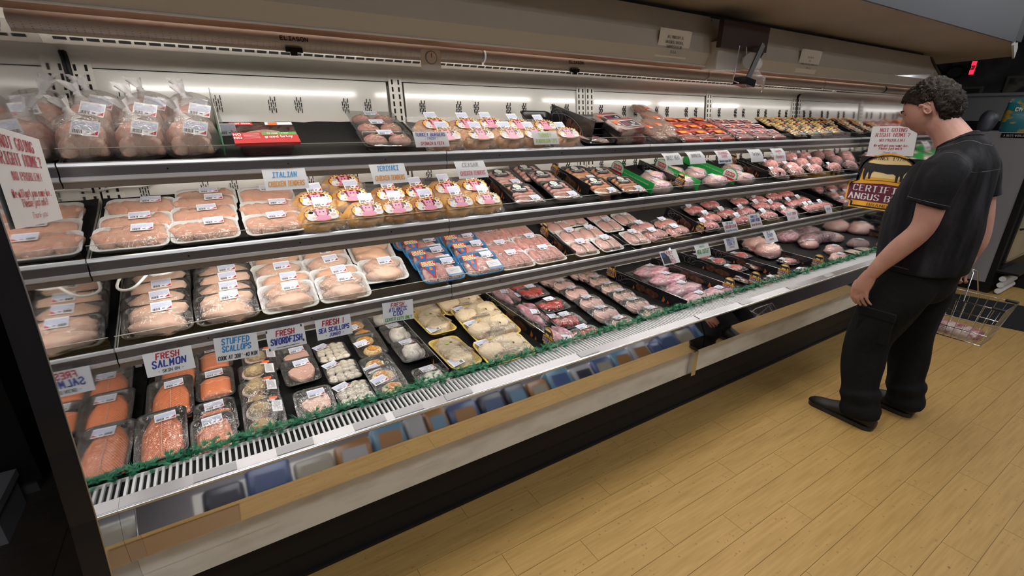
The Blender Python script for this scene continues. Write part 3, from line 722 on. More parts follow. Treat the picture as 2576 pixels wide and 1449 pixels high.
def stars(t, w, h):
    m = MB()
    for x, y in ((-.45, -.08), (.45, -.06), (-.45, -.92), (.45, -.78)): text(m, '*', x*w, y*h-.008, .016, 0, .14)
    m.box(-.3*w, .3*w, -.9*h, -.88*h, .0012, .0016); m.build('star_marks', ['blackink'], t, (0, -.002, 0), (pi/2, 0, 0))
card('c', .068, .835, .135, .083, 10, [L_('FRESH', .36, .24, 'redink', .5, .2), L_('SWORDFISH', .74, .27, 'blueink', .84, .2)], 'card reading Fresh Swordfish with ink stars at its corners', g3, curve=.1, extra=stars)
card('c', .244, .835, .137, .083, 8, [L_('FRESH !', .34, .25, 'redink', .62, .2), L_('SEA SCALLOPS', .66, .21, 'blueink', .88, .2), L_('- JUMBO -', .90, .15, 'blueink', .55, .2)], 'card reading Fresh Sea Scallops Jumbo', g3, curve=.1)
card('c', .516, .850, .136, .088, 8, [L_('FRESH', .25, .17, 'redink', .45, .2), L_('ATLANTIC', .48, .18, 'blueink', .6, .2), L_('COD', .70, .19, 'blueink', .34, .2), L_('CENTER CUTS ONLY', .94, .15, 'greenink', .88, .18)], 'card reading Fresh Atlantic Cod with a green last line', g3, curve=.1, roll=3)
def pigpic(t, w, h):
    m = MB(); m.add([(-.45*w, -.9*h, 0), (-.02*w, -.9*h, 0), (-.05*w, -.5*h, 0), (-.22*w, -.15*h, 0), (-.45*w, -.1*h, 0)], [(0, 1, 2, 3, 4)], 0)
    m.add([(-.42*w, -.45*h, .0004), (-.25*w, -.45*h, .0004), (-.25*w, -.2*h, .0004), (-.42*w, -.2*h, .0004)], [(0, 1, 2, 3)], 1)
    m.build('printed_picture', ['blackink', 'blueink'], t, (0, -.0024, 0), (pi/2, 0, 0))
card('c', 2.220, .836, .148, .090, 34, [('BABY', .30, .22, 'redink', .0, .16, .1), ('BACK', .60, .2, 'redink', .0, .16, .1), ('RIBS', .92, .24, 'redink', .0, .16, .1)], 'card reading Baby Back Ribs beside a dark printed picture', g3, curve=.1, extra=pigpic)
card('c', 2.543, .832, .142, .085, 28, [L_('FRESH', .26, .14, 'greenink', .35), L_('VEAL CUTLET', .72, .3, 'greenink', .85)], 'card with green veal writing over the red meat', g3, curve=.4)
card('c', 2.850, .835, .138, .085, 26, [L_('BONELESS', .24, .18, 'blueink', .62), L_('RIBEYE', .56, .24, 'blueink', .62), L_('CHOICE', .8, .12, 'redink', .4)], 'card with blue Boneless Ribeye writing', g3, curve=.2)
card('c', 3.307, .830, .145, .090, 34, [L_('N.Y.', .24, .2, 'blueink', .4), L_('STRIP', .52, .24, 'blueink', .55), L_('CHOICE', .8, .14, 'redink', .4)], 'card with blue N.Y. Strip writing', g3, curve=.2)
g4 = 'handwritten cards on the lower shelf fence'
card('c', 2.811, .954, .144, .082, 30, [L_('TOP BLADE', .26, .17, 'blueink', .55), L_('SIRLOIN STEAK', .58, .22, 'redink', .85), L_('Great Marinating', .86, .14, 'blueink', .8)], 'leftmost small beef card, red steak writing between blue lines', g4, Y=1.852, holder=False)
card('c', 3.083, .977, .138, .100, 30, [L_('BONELESS', .28, .16, 'blueink', .6), L_('SHORT RIBS', .56, .2, 'blueink', .78), L_('Great Braising', .84, .14, 'redink', .8)], 'card with blue Boneless Short Ribs writing', g4, Y=1.852, holder=False)
card('c', 3.560, .957, .148, .082, 30, [L_('FLAT IRON', .45, .22, 'redink', .78), L_('STEAK', .85, .16, 'pinkink', .5)], 'small red lettered card at the front of the marbled beef', g4, Y=1.852, holder=False)
card('c', 4.129, .948, .100, .070, 30, [L_('STEAK', .6, .25, 'skyink', .6)], 'small bluish card near the far dark divider', g4, Y=1.852, holder=False)

# printed signs on the mirrored panels
def home_sign(TL, TR, BR, BL, label):
    TL, TR, BR, BL = map(Vector, (TL, TR, BR, BL)); n = (TR-TL).cross(BL-TL).normalized()*-1
    t = thing('ice_sign', label, 'sign', tuple((TL+BR)/2), (0, 0, 0), 'printed red ice notices'); c0 = (TL+BR)/2
    W, H = .28, .215; m = MB()
    def mp(x, y, z):
        u, v = x/W+.5, .5-y/H; p = TL*(1-u)*(1-v)+TR*u*(1-v)+BR*u*v+BL*(1-u)*v
        return p+n*z-c0
    m.quad(mp(-W/2, H/2, 0), mp(W/2, H/2, 0), mp(W/2, -H/2, 0), mp(-W/2, -H/2, 0)); m.build('sheet', ['paper'], t)
    m = MB()
    for s, y, h, wd, se, sl in (('NOT GOING', .066, .026, .17, True, 0), ('RIGHT HOME?', .030, .026, .215, True, 0), ('NO PROBLEM!', -.004, .018, .155, True, 0), ('We will get you some ice.', -.042, .017, .21, True, 0), ('Please just ask!!', -.064, .017, .14, True, 0), ('Thank you', -.092, .014, .09, False, .3)):
        text(m, s, 0, y, h, 0, .15 if se else .09, wd, se, sl)
    m.v = [tuple(mp(x, y, .0015)) for x, y, z in m.v]; m.build('lettering', ['redink'], t)
xl = XL+.004
home_sign((xl, 1.385, 1.583), (xl, 1.759, 1.534), (xl, 1.742, 1.325), (xl, 1.372, 1.369), 'white notice NOT GOING RIGHT HOME on the near mirrored panel')
xr = XR-.004
home_sign((xr, 1.800, 1.552), (xr, 1.505, 1.562), (xr, 1.485, 1.345), (xr, 1.790, 1.333), 'white notice NOT GOING RIGHT HOME beside the customer')
t = thing('beef_sign', 'large gold arched beef emblem with black steer behind the customer', 'sign', (xr-.004, 1.62, .925))
m = MB(); emblem(m, .50, big=True); m.v = [(x, y*.78, z) for x, y, z in m.v]; m.build('emblem', EM, t, (0, 0, 0), (pi/2, 0, -pi/2))
m = MB(); m.box(-.20, .20, .0, .0015, .0, .40); m.build('backing', ['black'], t, (0, 0, 0), (0, 0, -pi/2))
# paper notices on the canopy
def notice(TL, w, h, lines, label, rollz=0):
    t = thing('paper_notice', label, 'notice', TL, (R_(4), R_(rollz), 0), 'paper notices taped on the canopy')
    m = MB(); m.add([(0, 0, 0), (w, 0, 0), (0, .002, -h*.5), (w, .002, -h*.5), (0, .012, -h), (w, .012, -h)], [(0, 2, 3, 1), (2, 4, 5, 3)], 0, True); m.build('sheet', [mat('paperdim', (.88,.83,.74), .6)], t)
    m = MB()
    for s, y, hh, wd in lines: text(m, s, w*.5, -y*h, hh*h, 0, .2, wd*w, True)
    m.build('lettering', ['blackink'], t, (0, -.0015, 0), (pi/2, 0, 0)); 
    m = MB(); m.box(.0, .02, -.001, .001, -.008, .006); m.box(w-.02, w, -.001, .001, -.008, .006); m.build('tape', ['plexi'], t)
notice((1.645, 1.493, 1.945), .195, .105, [('ALL POULTRY IS', .32, .09, .5), ('HATCHED, RAISED,', .50, .09, .58), ('HARVESTED IN', .66, .09, .48), ('U.S.A.', .84, .09, .2)], 'paper notice about poultry raised in the USA on the near canopy')
notice((2.715, 1.493, 1.945), .205, .112, [('ALL MEATS', .35, .06, .3), ('ARE', .5, .06, .12), ('BORN, RAISED, HARVESTED', .65, .06, .8), ('IN U.S.A.', .8, .06, .25)], 'paper notice on the far canopy beside the bag dispenser')

# bag dispenser hanging from a brown board
t = thing('bag_dispenser', 'metal plastic bag dispenser on brown board at the canopy joint', 'bag dispenser', (2.12, 1.44, 1.85))
m = MB(); m.box(-.165, .175, -.012, .012, .04, .145); m.build('board', ['brown'], t)
m = MB(); m.box(-.13, .06, .03, .10, -.04, .07); m.box(-.135, -.09, .02, .03, -.045, .06); m.build('bracket', ['beige'], t)
def bar(a, b, wv, th):
    a, b = Vector(a), Vector(b); d = (b-a).normalized(); n = Vector((0, 1, 0)).cross(d).normalized()*wv/2; y = Vector((0, th, 0)); m = MB()
    vs = [a-n, b-n, b+n, a+n]; m.add(vs+[v+y for v in vs], [(0, 1, 2, 3), (7, 6, 5, 4), (0, 4, 5, 1), (1, 5, 6, 2), (2, 6, 7, 3), (3, 7, 4, 0)]); return m
bar((.085, -.05, .065), (-.0, -.05, -.105), .030, .006).build('arm', ['steel'], t)
bar((.20, .02, .055), (.13, .02, -.04), .026, .006).build('arm', ['black'], t)
m = MB(); m.tube([(.085, -.05, .065), (.20, .02, .055)], .004, 6); m.tube([(-.06, -.03, .05), (-.07, -.03, -.09), (-.04, -.04, -.10)], .0025, 6); m.tube([(-.01, -.03, .05), (.0, -.03, 0.02)], .0025, 6); m.build('wire', ['steel'], t)
m = MB(); m.tube([(.05, -.02, .0), (.17, .03, -.005)], .032, 18); m.build('bag_roll', ['paper'], t)
vs, fs = lump(.055, .03, .03, 5, amp=.5); m = MB(); m.add(vs, fs, 0, True); m.build('loose_bag', ['bagfilm'], t, (.12, -.02, -.085), (0, R_(25), 0))
m = MB(); m.box(-.01, .07, -.06, .0, -.105, -.075); m.build('catch_plate', ['blackgloss'], t, None, (0, R_(8), 0))

# garland of green plastic leaves along the deck front
rg = random.Random(9)
for i in range(8):
    x0 = XL+i*SEC/2+.004; t = MB(); n = 330
    for q in range(n):
        x = x0+rg.random()*(SEC/2-.008); y = 1.538+rg.gauss(0, .013); z = .602+abs(rg.gauss(0, .009)); a = rg.random()*6.28; el = rg.uniform(-.3, .9)
        k = 5
        for w_ in range(k):
            aa = a+(w_-2)*.38; l = rg.uniform(.016, .027)
            d = Vector((cos(aa)*cos(el), sin(aa)*cos(el), sin(el))); s_ = Vector((-sin(aa), cos(aa), .2))*.0022
            p = Vector((x, y, z)); tip = p+d*l; tip.z = max(tip.z, .602); t.add([p-s_, tip, p+s_], [(0, 1, 2)])
    t.tube([(x0, 1.538, .606), (x0+SEC/2-.008, 1.538, .606)], .003, 5)
    o = t.build('garland', ['grass']); tag(o, ['green plastic leaf garland below the salmon', 'green leaf garland below the scallops and cod', 'green leaf garland below the yellow trays', 'green leaf garland below the thick chops', 'green leaf garland below the rib bags', 'green leaf garland below the first steaks', 'green leaf garland below the strip steaks', 'green leaf garland at the far end by the customer'][i], 'garland', 'green leaf garlands')

# ------------------------------------------------ freezer, mat and things beyond the customer
t = thing('upright_freezer', 'grey sided upright freezer with black framed glass door behind the customer', 'freezer', (6.85, 1.6, 0))
m = MB(); m.box(-.55, .55, -.395, .55, .10, 1.50); m.build('body', [mat('freezergrey', (.36,.35,.37), .5, n=((.40,.39,.41), 2., .3, .7))], t)
m = MB(); m.box(-.552, .55, -.395, .56, .0, .10); m.box(-.556, .55, -.44, -.395, .0, 1.50); m.build('black_frame', ['black'], t)
m = MB(); m.box(-.40, .50, -.450, -.440, .30, 1.42); m.build('glass_pane', [mat('doorglass', (.40,.36,.24), .12, n=((.30,.27,.18), 2., .3, .7))], t)
m = MB(); m.box(-.46, -.40, -.455, -.441, .28, 1.45); m.box(.50, .55, -.455, -.441, .28, 1.45); m.box(-.46, .55, -.455, -.441, .24, .29); m.build('door_frame', ['black'], t)
m = MB(); m.box(-.40, .50, -.458, -.452, .29, .31); m.build('sill', ['steel'], t)
m = MB(); m.tube([(-.36, -.46, .62), (-.36, -.50, .64), (-.36, -.50, 1.1), (-.36, -.46, 1.12)], .012, 8); m.build('handle', ['black'], t)
m = MB(); m.box(-.55, -.02, -.60, -.44, .215, .235); m.box(-.06, -.03, -.60, -.44, .0, .22); m.build('shelf_hood', ['black'], t)
for q in range(3):
    m = MB(); m.tube([(-.53, -.50, .035+q*.062), (-.08, -.50, .035+q*.062)], .026, 10); m.build('white_roll', ['white'], t)
m = MB(); m.box(-.552, -.548, -.32, -.14, 1.455, 1.495); m.build('name_strip', ['black'], t)
m = MB(); text(m, 'A BUTS WORLD', 0, -.008, .016, th=.15, width=.14); m.build('strip_lettering', ['white'], t, (-.556, -.23, 1.475), (pi/2, 0, -pi/2))
t = thing('wall_cabinet', 'long low grey cabinet band beyond the freezer', 'cabinet', (8.0, 2.2, 0))
m = MB(); m.box(-.5, .6, -.9, .9, 0, 1.86); m.build('body', ['cabgrey' if 'cabgrey' in MATS else mat('cabgrey', (.20,.195,.19), .6)], t); m = MB(); m.box(-.52, .62, -.92, .9, 1.86, 1.89); m.build('top', ['greywall'], t); m = MB(); m.box(-.51, -.5, -.90, .8, 1.50, 1.60); m.build('ledge', ['black'], t)
t = thing('food_bag', 'teal and yellow printed bag standing on the freezer', 'bag', (6.62, 1.44, 1.50), (0, 0, R_(-70)))
mat('tealprint', (.01,.15,.17), .35, n=((.45,.27,.03), 14., .55, .62, (1, 1, 1.6)))
m = MB(); m.loft([[(wd/2*max(-1, min(1, 1.25*cos(2*pi*k/24))), dp*sin(2*pi*k/24)+.004*nz(k*.9, z_*30, 2), z_) for k in range(24)] for z_, wd, dp in ((0, .22, .045), (.02, .24, .055), (.10, .25, .062), (.18, .245, .055), (.24, .235, .030), (.27, .235, .006))], 0); m.build('bag_body', ['tealprint'], t)
m = MB(); m.box(-.11, .11, -.004, .004, .26, .305); m.build('top_seal', ['tealprint'], t); m = MB(); text(m, 'Chips', 0, .19, .03, th=.2, width=.12); m.build('bag_lettering', ['white'], t, (0, -.056, 0), (pi/2, 0, 0))
t = thing('grey_bag', 'dark bag slumped beside the teal bag', 'bag', (6.60, 1.66, 1.50))
vs, fs = lump(.09, .07, .11, 8, amp=.2, flat=.8); m = MB(); m.add(vs, fs, 0, True); m.build('bag_body', [mat('greybag', (.10,.10,.12), .5)], t)
m = MB(); m.box(-.02, .02, -.01, .01, .17, .20); m.build('knot', ['greybag'], t)
t = thing('exit_sign', 'glowing red exit sign high on the far wall', 'exit sign', (9.25, 2.66, 2.29))
m = MB(); m.box(-.02, .02, -.030, .030, -.09, .09); m.build('housing', ['black'], t)
m = MB(); m.box(-.024, -.0205, -.026, .026, -.085, .085); m.build('glow_panel', ['exitglow'], t)
m = MB(); text(m, 'EXIT', 0, -.02, .045, th=.2, width=.048); m.build('lettering', ['maroon'], t, (-.026, 0, 0), (pi/2, 0, -pi/2))
for nm, Y_, Z_, w_, h_, lb in (('picture', 2.10, 2.03, .36, .27, 'framed pale picture on the dark far wall'), ('picture', 2.60, 1.94, .22, .22, 'small dark framed picture behind the customer head')):
    t = thing(nm, lb, 'picture', (9.27, Y_, Z_), group='framed pictures on the far wall')
    m = MB(); m.box(-.015, .015, -w_/2, w_/2, -h_/2, h_/2); m.build('frame', [mat('pframe', (.12,.11,.08), .5)], t)
    m = MB(); m.box(-.018, -.0155, -w_/2+.03, w_/2-.03, -h_/2+.03, h_/2-.03); m.build('print', [mat('pprint'+lb[0], (.16,.15,.12) if w_ > .3 else (.02,.02,.02), .5, n=((.03,.03,.04), 6., .4, .6))], t)
m = MB(); m.box(9.30, 9.42, 1.2, 3.3, 1.85, 2.6); tag(m.build('wall_panel', ['darkwall']), kind='structure')
t = thing('ceiling_pipe', 'dark looped cable on the far wall near the exit sign', 'pipe', (9.28, 2.85, 2.25))
m = MB(); m.tube([(0, .10*cos(a/3), .08*sin(a/3)) for a in range(0, 20)], .012, 6); m.tube([(0, .35, .2), (0, .12, -.02), (0, .05, .18), (0, -.02, .2)], .012, 6); m.build('loop', ['black'], t)
t = thing('floor_mat', 'long black mat on the bamboo floor behind the basket', 'mat', (5.62, 1.18, .002), (0, 0, R_(15)))
m = MB(); m.box(-.37, .37, -2.6, .10, 0, .006); m.build('mat_body', ['cloth'], t)
m = MB(); m.box(-.39, -.37, -2.6, .10, 0, .004); m.box(.37, .39, -2.6, .10, 0, .004); m.build('mat_edge', ['black'], t)

# gondola on the other side of the aisle (seen in the polished bumper)
t = thing('gondola', 'long shelf unit across the aisle, mirrored in the steel bumper', 'shelf unit', (2.6, -1.45, 0))
m = MB(); m.box(-3.2, 3.2, -.25, -.2, 0, 1.7); m.build('back', ['enamel2'], t)
for z in (.12, .55, .95, 1.35):
    m = MB(); m.box(-3.2, 3.2, -.2, .22, z-.03, z); m.build('shelf_board', ['enamel2'], t)
m = MB(); m.box(-3.2, 3.2, -.2, .18, 0, .09); m.build('base', ['black'], t)
pk = [('packblue', (.10,.16,.38)), ('packwhite', (.62,.62,.64)), ('packorange', (.55,.25,.06)), ('packdark', (.05,.05,.08)), ('packsky', (.20,.42,.60)), ('packcream', (.55,.50,.38))]
for n_, c_ in pk: mat(n_, tuple(v*.45 for v in c_), .35)
rq = random.Random(12); x = -.45; k = 0; seen_g = set()
for z in (.12, .55, .95, 1.35):
    x = -.5
    while x < 5.4:
        w_ = rq.uniform(.18, .34); h_ = rq.uniform(.20, .30); c_ = pk[rq.randrange(6)][0]; c2 = pk[rq.randrange(6)][0]
        if x < .75 and z > .5: c_ = c2 = 'packdark' if rq.random() < .6 else 'packblue'
        for _t in range(30):
            lb_ = (c_, c2, z, min(5, int((x+.5))))
            if lb_ not in seen_g: break
            c_ = pk[rq.randrange(6)][0]; c2 = pk[rq.randrange(6)][0]
        seen_g.add(lb_)
        t = thing('goods_pack', f'{c_[4:]} grocery pack with {c2[4:]} patch across the aisle, {["floor", "second", "third", "top"][(.12, .55, .95, 1.35).index(z)]} tier, {["over the near end", "near the front quarter", "at mid length", "past the middle", "near the far quarter", "over the far end"][min(5, int((x+.5)))]}', 'package', (x+w_/2, -1.42, z), group='grocery packs across the aisle')
        m = MB(); m.loft([rrect(w_*f, .24*f, .03, zz) for f, zz in ((.92, 0), (1, .02), (1, h_-.02), (.9, h_))], 0); m.build('wrap', [c_], t)
        m = MB(); m.quad((w_*.35, .123, h_*.25), (-w_*.35, .123, h_*.25), (-w_*.3, .123, h_*.75), (w_*.35, .123, h_*.7)); m.build('print_patch', [c2], t)
        x += w_+.02; k += 1
# measured positions on each tier: (x, y, yaw, lift)
ITEMS = [
 ('tender_tray', 'M', 'white tray of raw chicken cutlets beside the mirrored end panel', 'white trays of chicken cutlets', [(-0.259, 1.955, 0, 0), (-0.247, 2.049, 0, 0), (-0.239, 2.186, 0, 0)]),
 ('tender_tray', 'M', 'white tray of pink chicken tenders, second column from the mirror', 'white trays of chicken cutlets', [(-0.051, 1.955, 0, 0), (-0.046, 2.074, 0, 0), (-0.039, 2.167, 0, 0), (-0.031, 2.237, 0, 0)]),
 ('tender_tray', 'M', 'white tray of chicken tenders next to the marinated bags', 'white trays of chicken cutlets', [(0.173, 1.955, 0, 0), (0.175, 2.079, 0, 0), (0.182, 2.217, 0, 0)]),
 ('breast_tray_black', 'L', 'black tray of two chicken breasts beside the mirrored panel', 'black trays of chicken breasts', [(-0.248, 1.955, 0, 0), (-0.252, 2.032, 0, 0), (-0.249, 2.109, 0, 0), (-0.246, 2.195, 0, 0)]),
 ('breast_tray_black', 'L', 'black tray of chicken breasts next to the white trays', 'black trays of chicken breasts', [(-0.037, 1.955, 0, 0), (-0.035, 2.025, 0, 0), (-0.03, 2.095, 0, 0), (-0.029, 2.164, 0, 0), (-0.019, 2.227, 0, 0)]),
 ('breast_tray_white', 'L', 'white tray of chicken breasts, column beside the black trays', 'white trays of chicken breasts', [(0.176, 1.955, 0, 0), (0.18, 2.026, 0, 0), (0.17, 2.118, 0, 0), (0.176, 2.207, 0, 0)]),
 ('breast_tray_white', 'L', 'white tray of chicken breasts, column before the gap', 'white trays of chicken breasts', [(0.388, 1.955, 0, 0), (0.381, 2.019, 0, 0), (0.37, 2.117, 0, 0), (0.371, 2.198, 0, 0)]),
 ('breast_tray_white', 'L', 'white breast tray left of the bright blue trays', 'white trays of chicken breasts', [(0.587, 2.038, 0, 0), (0.588, 2.212, 0, 0)]),
 ('blue_tray', 'L', 'bright blue tray of chicken breasts with fan label, left column', 'blue trays of chicken', [(0.83, 1.957, 0, 0), (0.831, 2.071, 0, 0), (0.835, 2.184, 0, 0), (0.815, 2.278, 0, 0)]),
 ('blue_tray', 'L', 'bright blue tray of chicken beside the thigh trays', 'blue trays of chicken', [(1.044, 1.956, 0, 0), (1.051, 2.076, 0, 0), (1.051, 2.175, 0, 0), (1.042, 2.255, 0, 0)]),
 ('thigh_tray', 'L', 'white tray of pink chicken thighs touching the blue trays', 'white trays of thighs', [(1.236, 1.955, 0, 0), (1.241, 2.07, 0, 0), (1.248, 2.219, 0, 0)]),
 ('thigh_tray', 'L', 'white tray of chicken thighs beside the black divider', 'white trays of thighs', [(1.442, 1.955, 0, 0), (1.443, 2.088, 0, 0), (1.425, 2.243, 0, 0)]),
 ('chop_tray_white', 'L', 'white tray of pork chops right of the black divider', 'white trays of pork chops', [(1.699, 1.955, 0, 0), (1.728, 2.092, 0, 0), (1.73, 2.219, 0, 0), (1.726, 2.29, 0, 0)]),
 ('chop_tray_white', 'L', 'white tray of pork chops in the middle column', 'white trays of pork chops', [(1.885, 1.955, 0, 0), (1.876, 2.089, 0, 0), (1.889, 2.283, 0, 0)]),
 ('chop_tray_white', 'L', 'white tray of thick pork chops, right column', 'white trays of pork chops', [(2.125, 1.969, 0, 0), (2.078, 2.155, 0, 0), (2.094, 2.289, 0, 0)]),
 ('chop_tray_white', 'L', 'white tray of one pale pork chop at the shelf back', 'white trays of pork chops', [(2.271, 2.204, 0, 0)]),
 ('chop_tray_black', 'L', 'black tray of dark pink pork chops', 'black trays of pork chops', [(2.288, 1.955, 0, 0), (2.282, 2.063, 0, 0)]),
 ('chop_tray_black', 'L', 'black tray of round pork chops left of the angled divider', 'black trays of pork chops', [(2.492, 1.955, 0, 0), (2.499, 2.063, 0, 0)]),
 ('beef_tray', 'L', 'black tray of beef right of the dark divider', 'black trays of beef', [(2.802, 1.955, 0, 0), (2.946, 2.045, 0, 0), (2.936, 2.185, 0, 0)]),
 ('beef_tray', 'L', 'black tray of red beef steaks behind the steak card', 'black trays of beef', [(3.191, 1.955, 0, 0), (3.163, 2.07, 0, 0), (3.182, 2.234, 0, 0)]),
 ('beef_tray', 'L', 'black tray of sliced beef behind the short rib card', 'black trays of beef', [(3.514, 1.955, 0, 0), (3.379, 2.057, 0, 0)]),
 ('beef_tray', 'L', 'black tray of marbled beef in the middle of the beef', 'black trays of beef', [(3.795, 1.955, 0, 0), (3.8, 2.07, 0, 0), (3.648, 2.103, 0, 0), (3.527, 2.215, 0, 0)]),
 ('beef_tray', 'L', 'black tray of red beef nearing the long divider', 'black trays of beef', [(4.118, 1.955, 0, 0), (4.05, 2.065, 0, 0), (4.011, 2.217, 0, 0), (3.769, 2.206, 0, 0)]),
 ('beef_tray', 'L', 'black tray of beef against the long right divider', 'black trays of beef', [(4.343, 1.955, 0, 0), (4.203, 1.955, 0, 0), (4.234, 2.086, 0, 0), (4.231, 2.236, 0, 0)]),
 ('sausage_tray', 'M', 'clear lidded tray of italian sausage right of the divider', 'lidded trays of italian sausage', [(1.308, 1.983, 0, 0), (1.325, 2.194, 0, 0)]),
 ('sausage_tray', 'M', 'clear lidded tray of pink sausage links', 'lidded trays of italian sausage', [(1.544, 1.986, 0, 0), (1.565, 2.143, 0, 0), (1.52, 2.243, 0, 0)]),
 ('sausage_tray_spicy', 'M', 'lidded tray of orange sausage links by the second divider', 'lidded trays of italian sausage', [(1.822, 1.986, 0, 0), (1.837, 2.176, 0, 0)]),
 ('sausage_tray_spicy', 'M', 'lidded tray of orange sausage links beside the green divider', 'lidded trays of italian sausage', [(2.025, 1.98, 0, 0), (2.0, 2.137, 0, 0)]),
 ('veal_pack', 'M', 'pink labelled veal pack between the green dividers', 'pink labelled veal packs', [(2.269, 1.955, 0, 0), (2.365, 2.094, 0, 0)]),
 ('veal_pack', 'M', 'pink labelled veal pack right of the angus divider', 'pink labelled veal packs', [(2.544, 1.983, 0, 0), (2.61, 2.146, 0, 0)]),
 ('veal_pack', 'M', 'pink labelled meat pack under the round green divider', 'pink labelled veal packs', [(2.818, 1.959, 0, 0), (2.792, 2.105, 0, 0)]),
 ('veal_pack', 'M', 'pink labelled meat pack right of the round green divider', 'pink labelled veal packs', [(3.12, 1.956, 0, 0), (3.22, 2.117, 0, 0)]),
 ('beef_tray', 'M', 'black beef tray right of the last divider', 'black trays of ground beef', [(3.531, 1.955, 0, 0), (3.687, 2.107, 0, 0)]),
 ('beef_tray', 'M', 'black tray of ground beef, second column past the divider', 'black trays of ground beef', [(3.781, 1.955, 0, 0), (3.844, 2.032, 0, 0), (3.945, 2.197, 0, 0)]),
 ('beef_tray', 'M', 'black tray of ground beef, third column past the divider', 'black trays of ground beef', [(4.054, 1.955, 0, 0), (4.115, 2.099, 0, 0), (4.194, 2.239, 0, 0)]),
 ('beef_tray', 'M', 'black tray of ground beef, fourth column past the divider', 'black trays of ground beef', [(4.369, 1.961, 0, 0), (4.337, 2.101, 0, 0), (4.395, 2.227, 0, 0)]),
 ('marinated_bag', 'M', 'bag of marinated chicken next to the white tender trays', 'marinated chicken bags', [(0.336, 1.955, 0, 0), (0.344, 2.099, 0, 0)]),
 ('marinated_bag', 'M', 'tall bag of marinated chicken, second column', 'marinated chicken bags', [(0.513, 1.955, 0, 0), (0.496, 2.112, 0, 0), (0.502, 2.275, 0, 0)]),
 ('marinated_bag', 'M', 'bag of brown marinated chicken, third column', 'marinated chicken bags', [(0.637, 1.955, 0, 0), (0.655, 2.094, 0, 0)]),
 ('marinated_bag', 'M', 'bag of dark marinated chicken, fourth column', 'marinated chicken bags', [(0.775, 1.955, 0, 0), (0.788, 2.097, 0, 0)]),
 ('marinated_bag', 'M', 'bag of yellow marinated chicken, fifth column', 'marinated chicken bags', [(0.923, 1.955, 0, 0), (0.938, 2.114, 0, 0)]),
 ('marinated_bag', 'M', 'bag of marinated chicken beside the black divider', 'marinated chicken bags', [(1.067, 1.955, 0, 0), (1.087, 2.118, 0, 0)]),
 ('chicken_bag', 'T', 'knotted clear bag of whole chicken nearest the mirrored panel', 'bagged whole chickens', [(-0.309, 1.96, 0, 0), (-0.311, 2.189, 0, 0), (-0.299, 2.29, 0, 0)]),
 ('chicken_bag', 'T', 'knotted clear bag of whole chicken, middle column', 'bagged whole chickens', [(-0.169, 1.96, 0, 0), (-0.173, 2.192, 0, 0), (-0.146, 2.29, 0, 0)]),
 ('chicken_bag', 'T', 'knotted clear bag of whole chicken beside the green divider', 'bagged whole chickens', [(-0.037, 1.96, 0, 0), (-0.015, 2.195, 0, 0), (-0.019, 2.29, 0, 0)]),
 ('ground_turkey_pack', 'T', 'red and clear pack of ground turkey alone on black liner', 'ground turkey', [(0.186, 1.95, 0, 0)]),
 ('burger_tray', 'T', 'clear tray of green flecked turkey burgers', 'clear trays of turkey burgers', [(0.633, 1.96, 0, 0), (0.656, 2.127, 0, 0), (0.674, 2.276, 0, 0)]),
 ('marinated_bag', 'T', 'bag of turkey pieces behind the burger card', 'turkey bags on the top shelf', [(0.87, 1.95, 0, 0), (0.897, 2.124, 0, 0)]),
 ('marinated_bag', 'T', 'bag of pale turkey pieces, second column', 'turkey bags on the top shelf', [(1.034, 1.95, 0, 0), (1.058, 2.123, 0, 0)]),
 ('marinated_bag', 'T', 'bag of pale turkey pieces, third column', 'turkey bags on the top shelf', [(1.19, 1.95, 0, 0), (1.19, 2.137, 0, 0)]),
 ('marinated_bag', 'T', 'bag of turkey pieces behind the tenderloin card', 'turkey bags on the top shelf', [(1.324, 1.95, 0, 0), (1.337, 2.114, 0, 0)]),
 ('marinated_bag', 'T', 'bag of turkey pieces touching the black divider', 'turkey bags on the top shelf', [(1.518, 1.95, 0, 0), (1.485, 2.097, 0, 0)]),
 ('bacon_slab', 'T', 'vacuum packed slab of bacon in the front pile', 'bacon slabs', [(1.942, 1.95, 0, 0), (1.941, 1.95, 8, 0.045), (1.988, 2.126, 8, 0.03)]),
 ('sliced_ham', 'T', 'black tray of fanned ham slices by the divider', 'sliced ham', [(1.737, 1.95, 0, 0)]),
 ('smoked_sausage', 'T', 'bag of long brown smoked sausage beside the bacon', 'smoked sausages', [(2.228, 2.03, 0, 0.0), (2.302, 2.03, 0, 0.014), (2.39, 2.126, 0, 0.028), (2.487, 2.3, 0, 0.042)]),
 ('hot_dog_pack', 'T', 'red hot dog pack beside the smoked sausage', 'red hot dog packs', [(2.454, 1.95, 0, 0), (2.572, 2.086, 0, 0), (2.682, 2.254, 0, 0)]),
 ('hot_dog_pack', 'T', 'bright red hot dog pack, second column', 'red hot dog packs', [(2.614, 1.95, 0, 0), (2.716, 2.084, 0, 0), (2.8, 2.245, 0, 0)]),
 ('hot_dog_pack', 'T', 'bright red hot dog pack, third column', 'red hot dog packs', [(2.793, 1.95, 0, 0), (2.901, 2.1, 0, 0), (2.998, 2.268, 0, 0)]),
 ('salami_pack', 'T', 'pink and white sausage pack beside the red packs', 'pink sausage packs', [(3.005, 1.95, 0, 0), (3.093, 2.097, 0, 0), (3.161, 2.235, 0, 0)]),
 ('salami_pack', 'T', 'pink striped sausage pack in the middle', 'pink sausage packs', [(3.201, 1.95, 0, 0), (3.259, 2.094, 0, 0), (3.324, 2.224, 0, 0)]),
 ('salami_pack', 'T', 'pink striped sausage pack beside the yellow packs', 'pink sausage packs', [(3.386, 1.95, 0, 0), (3.428, 2.091, 0, 0), (3.492, 2.224, 0, 0)]),
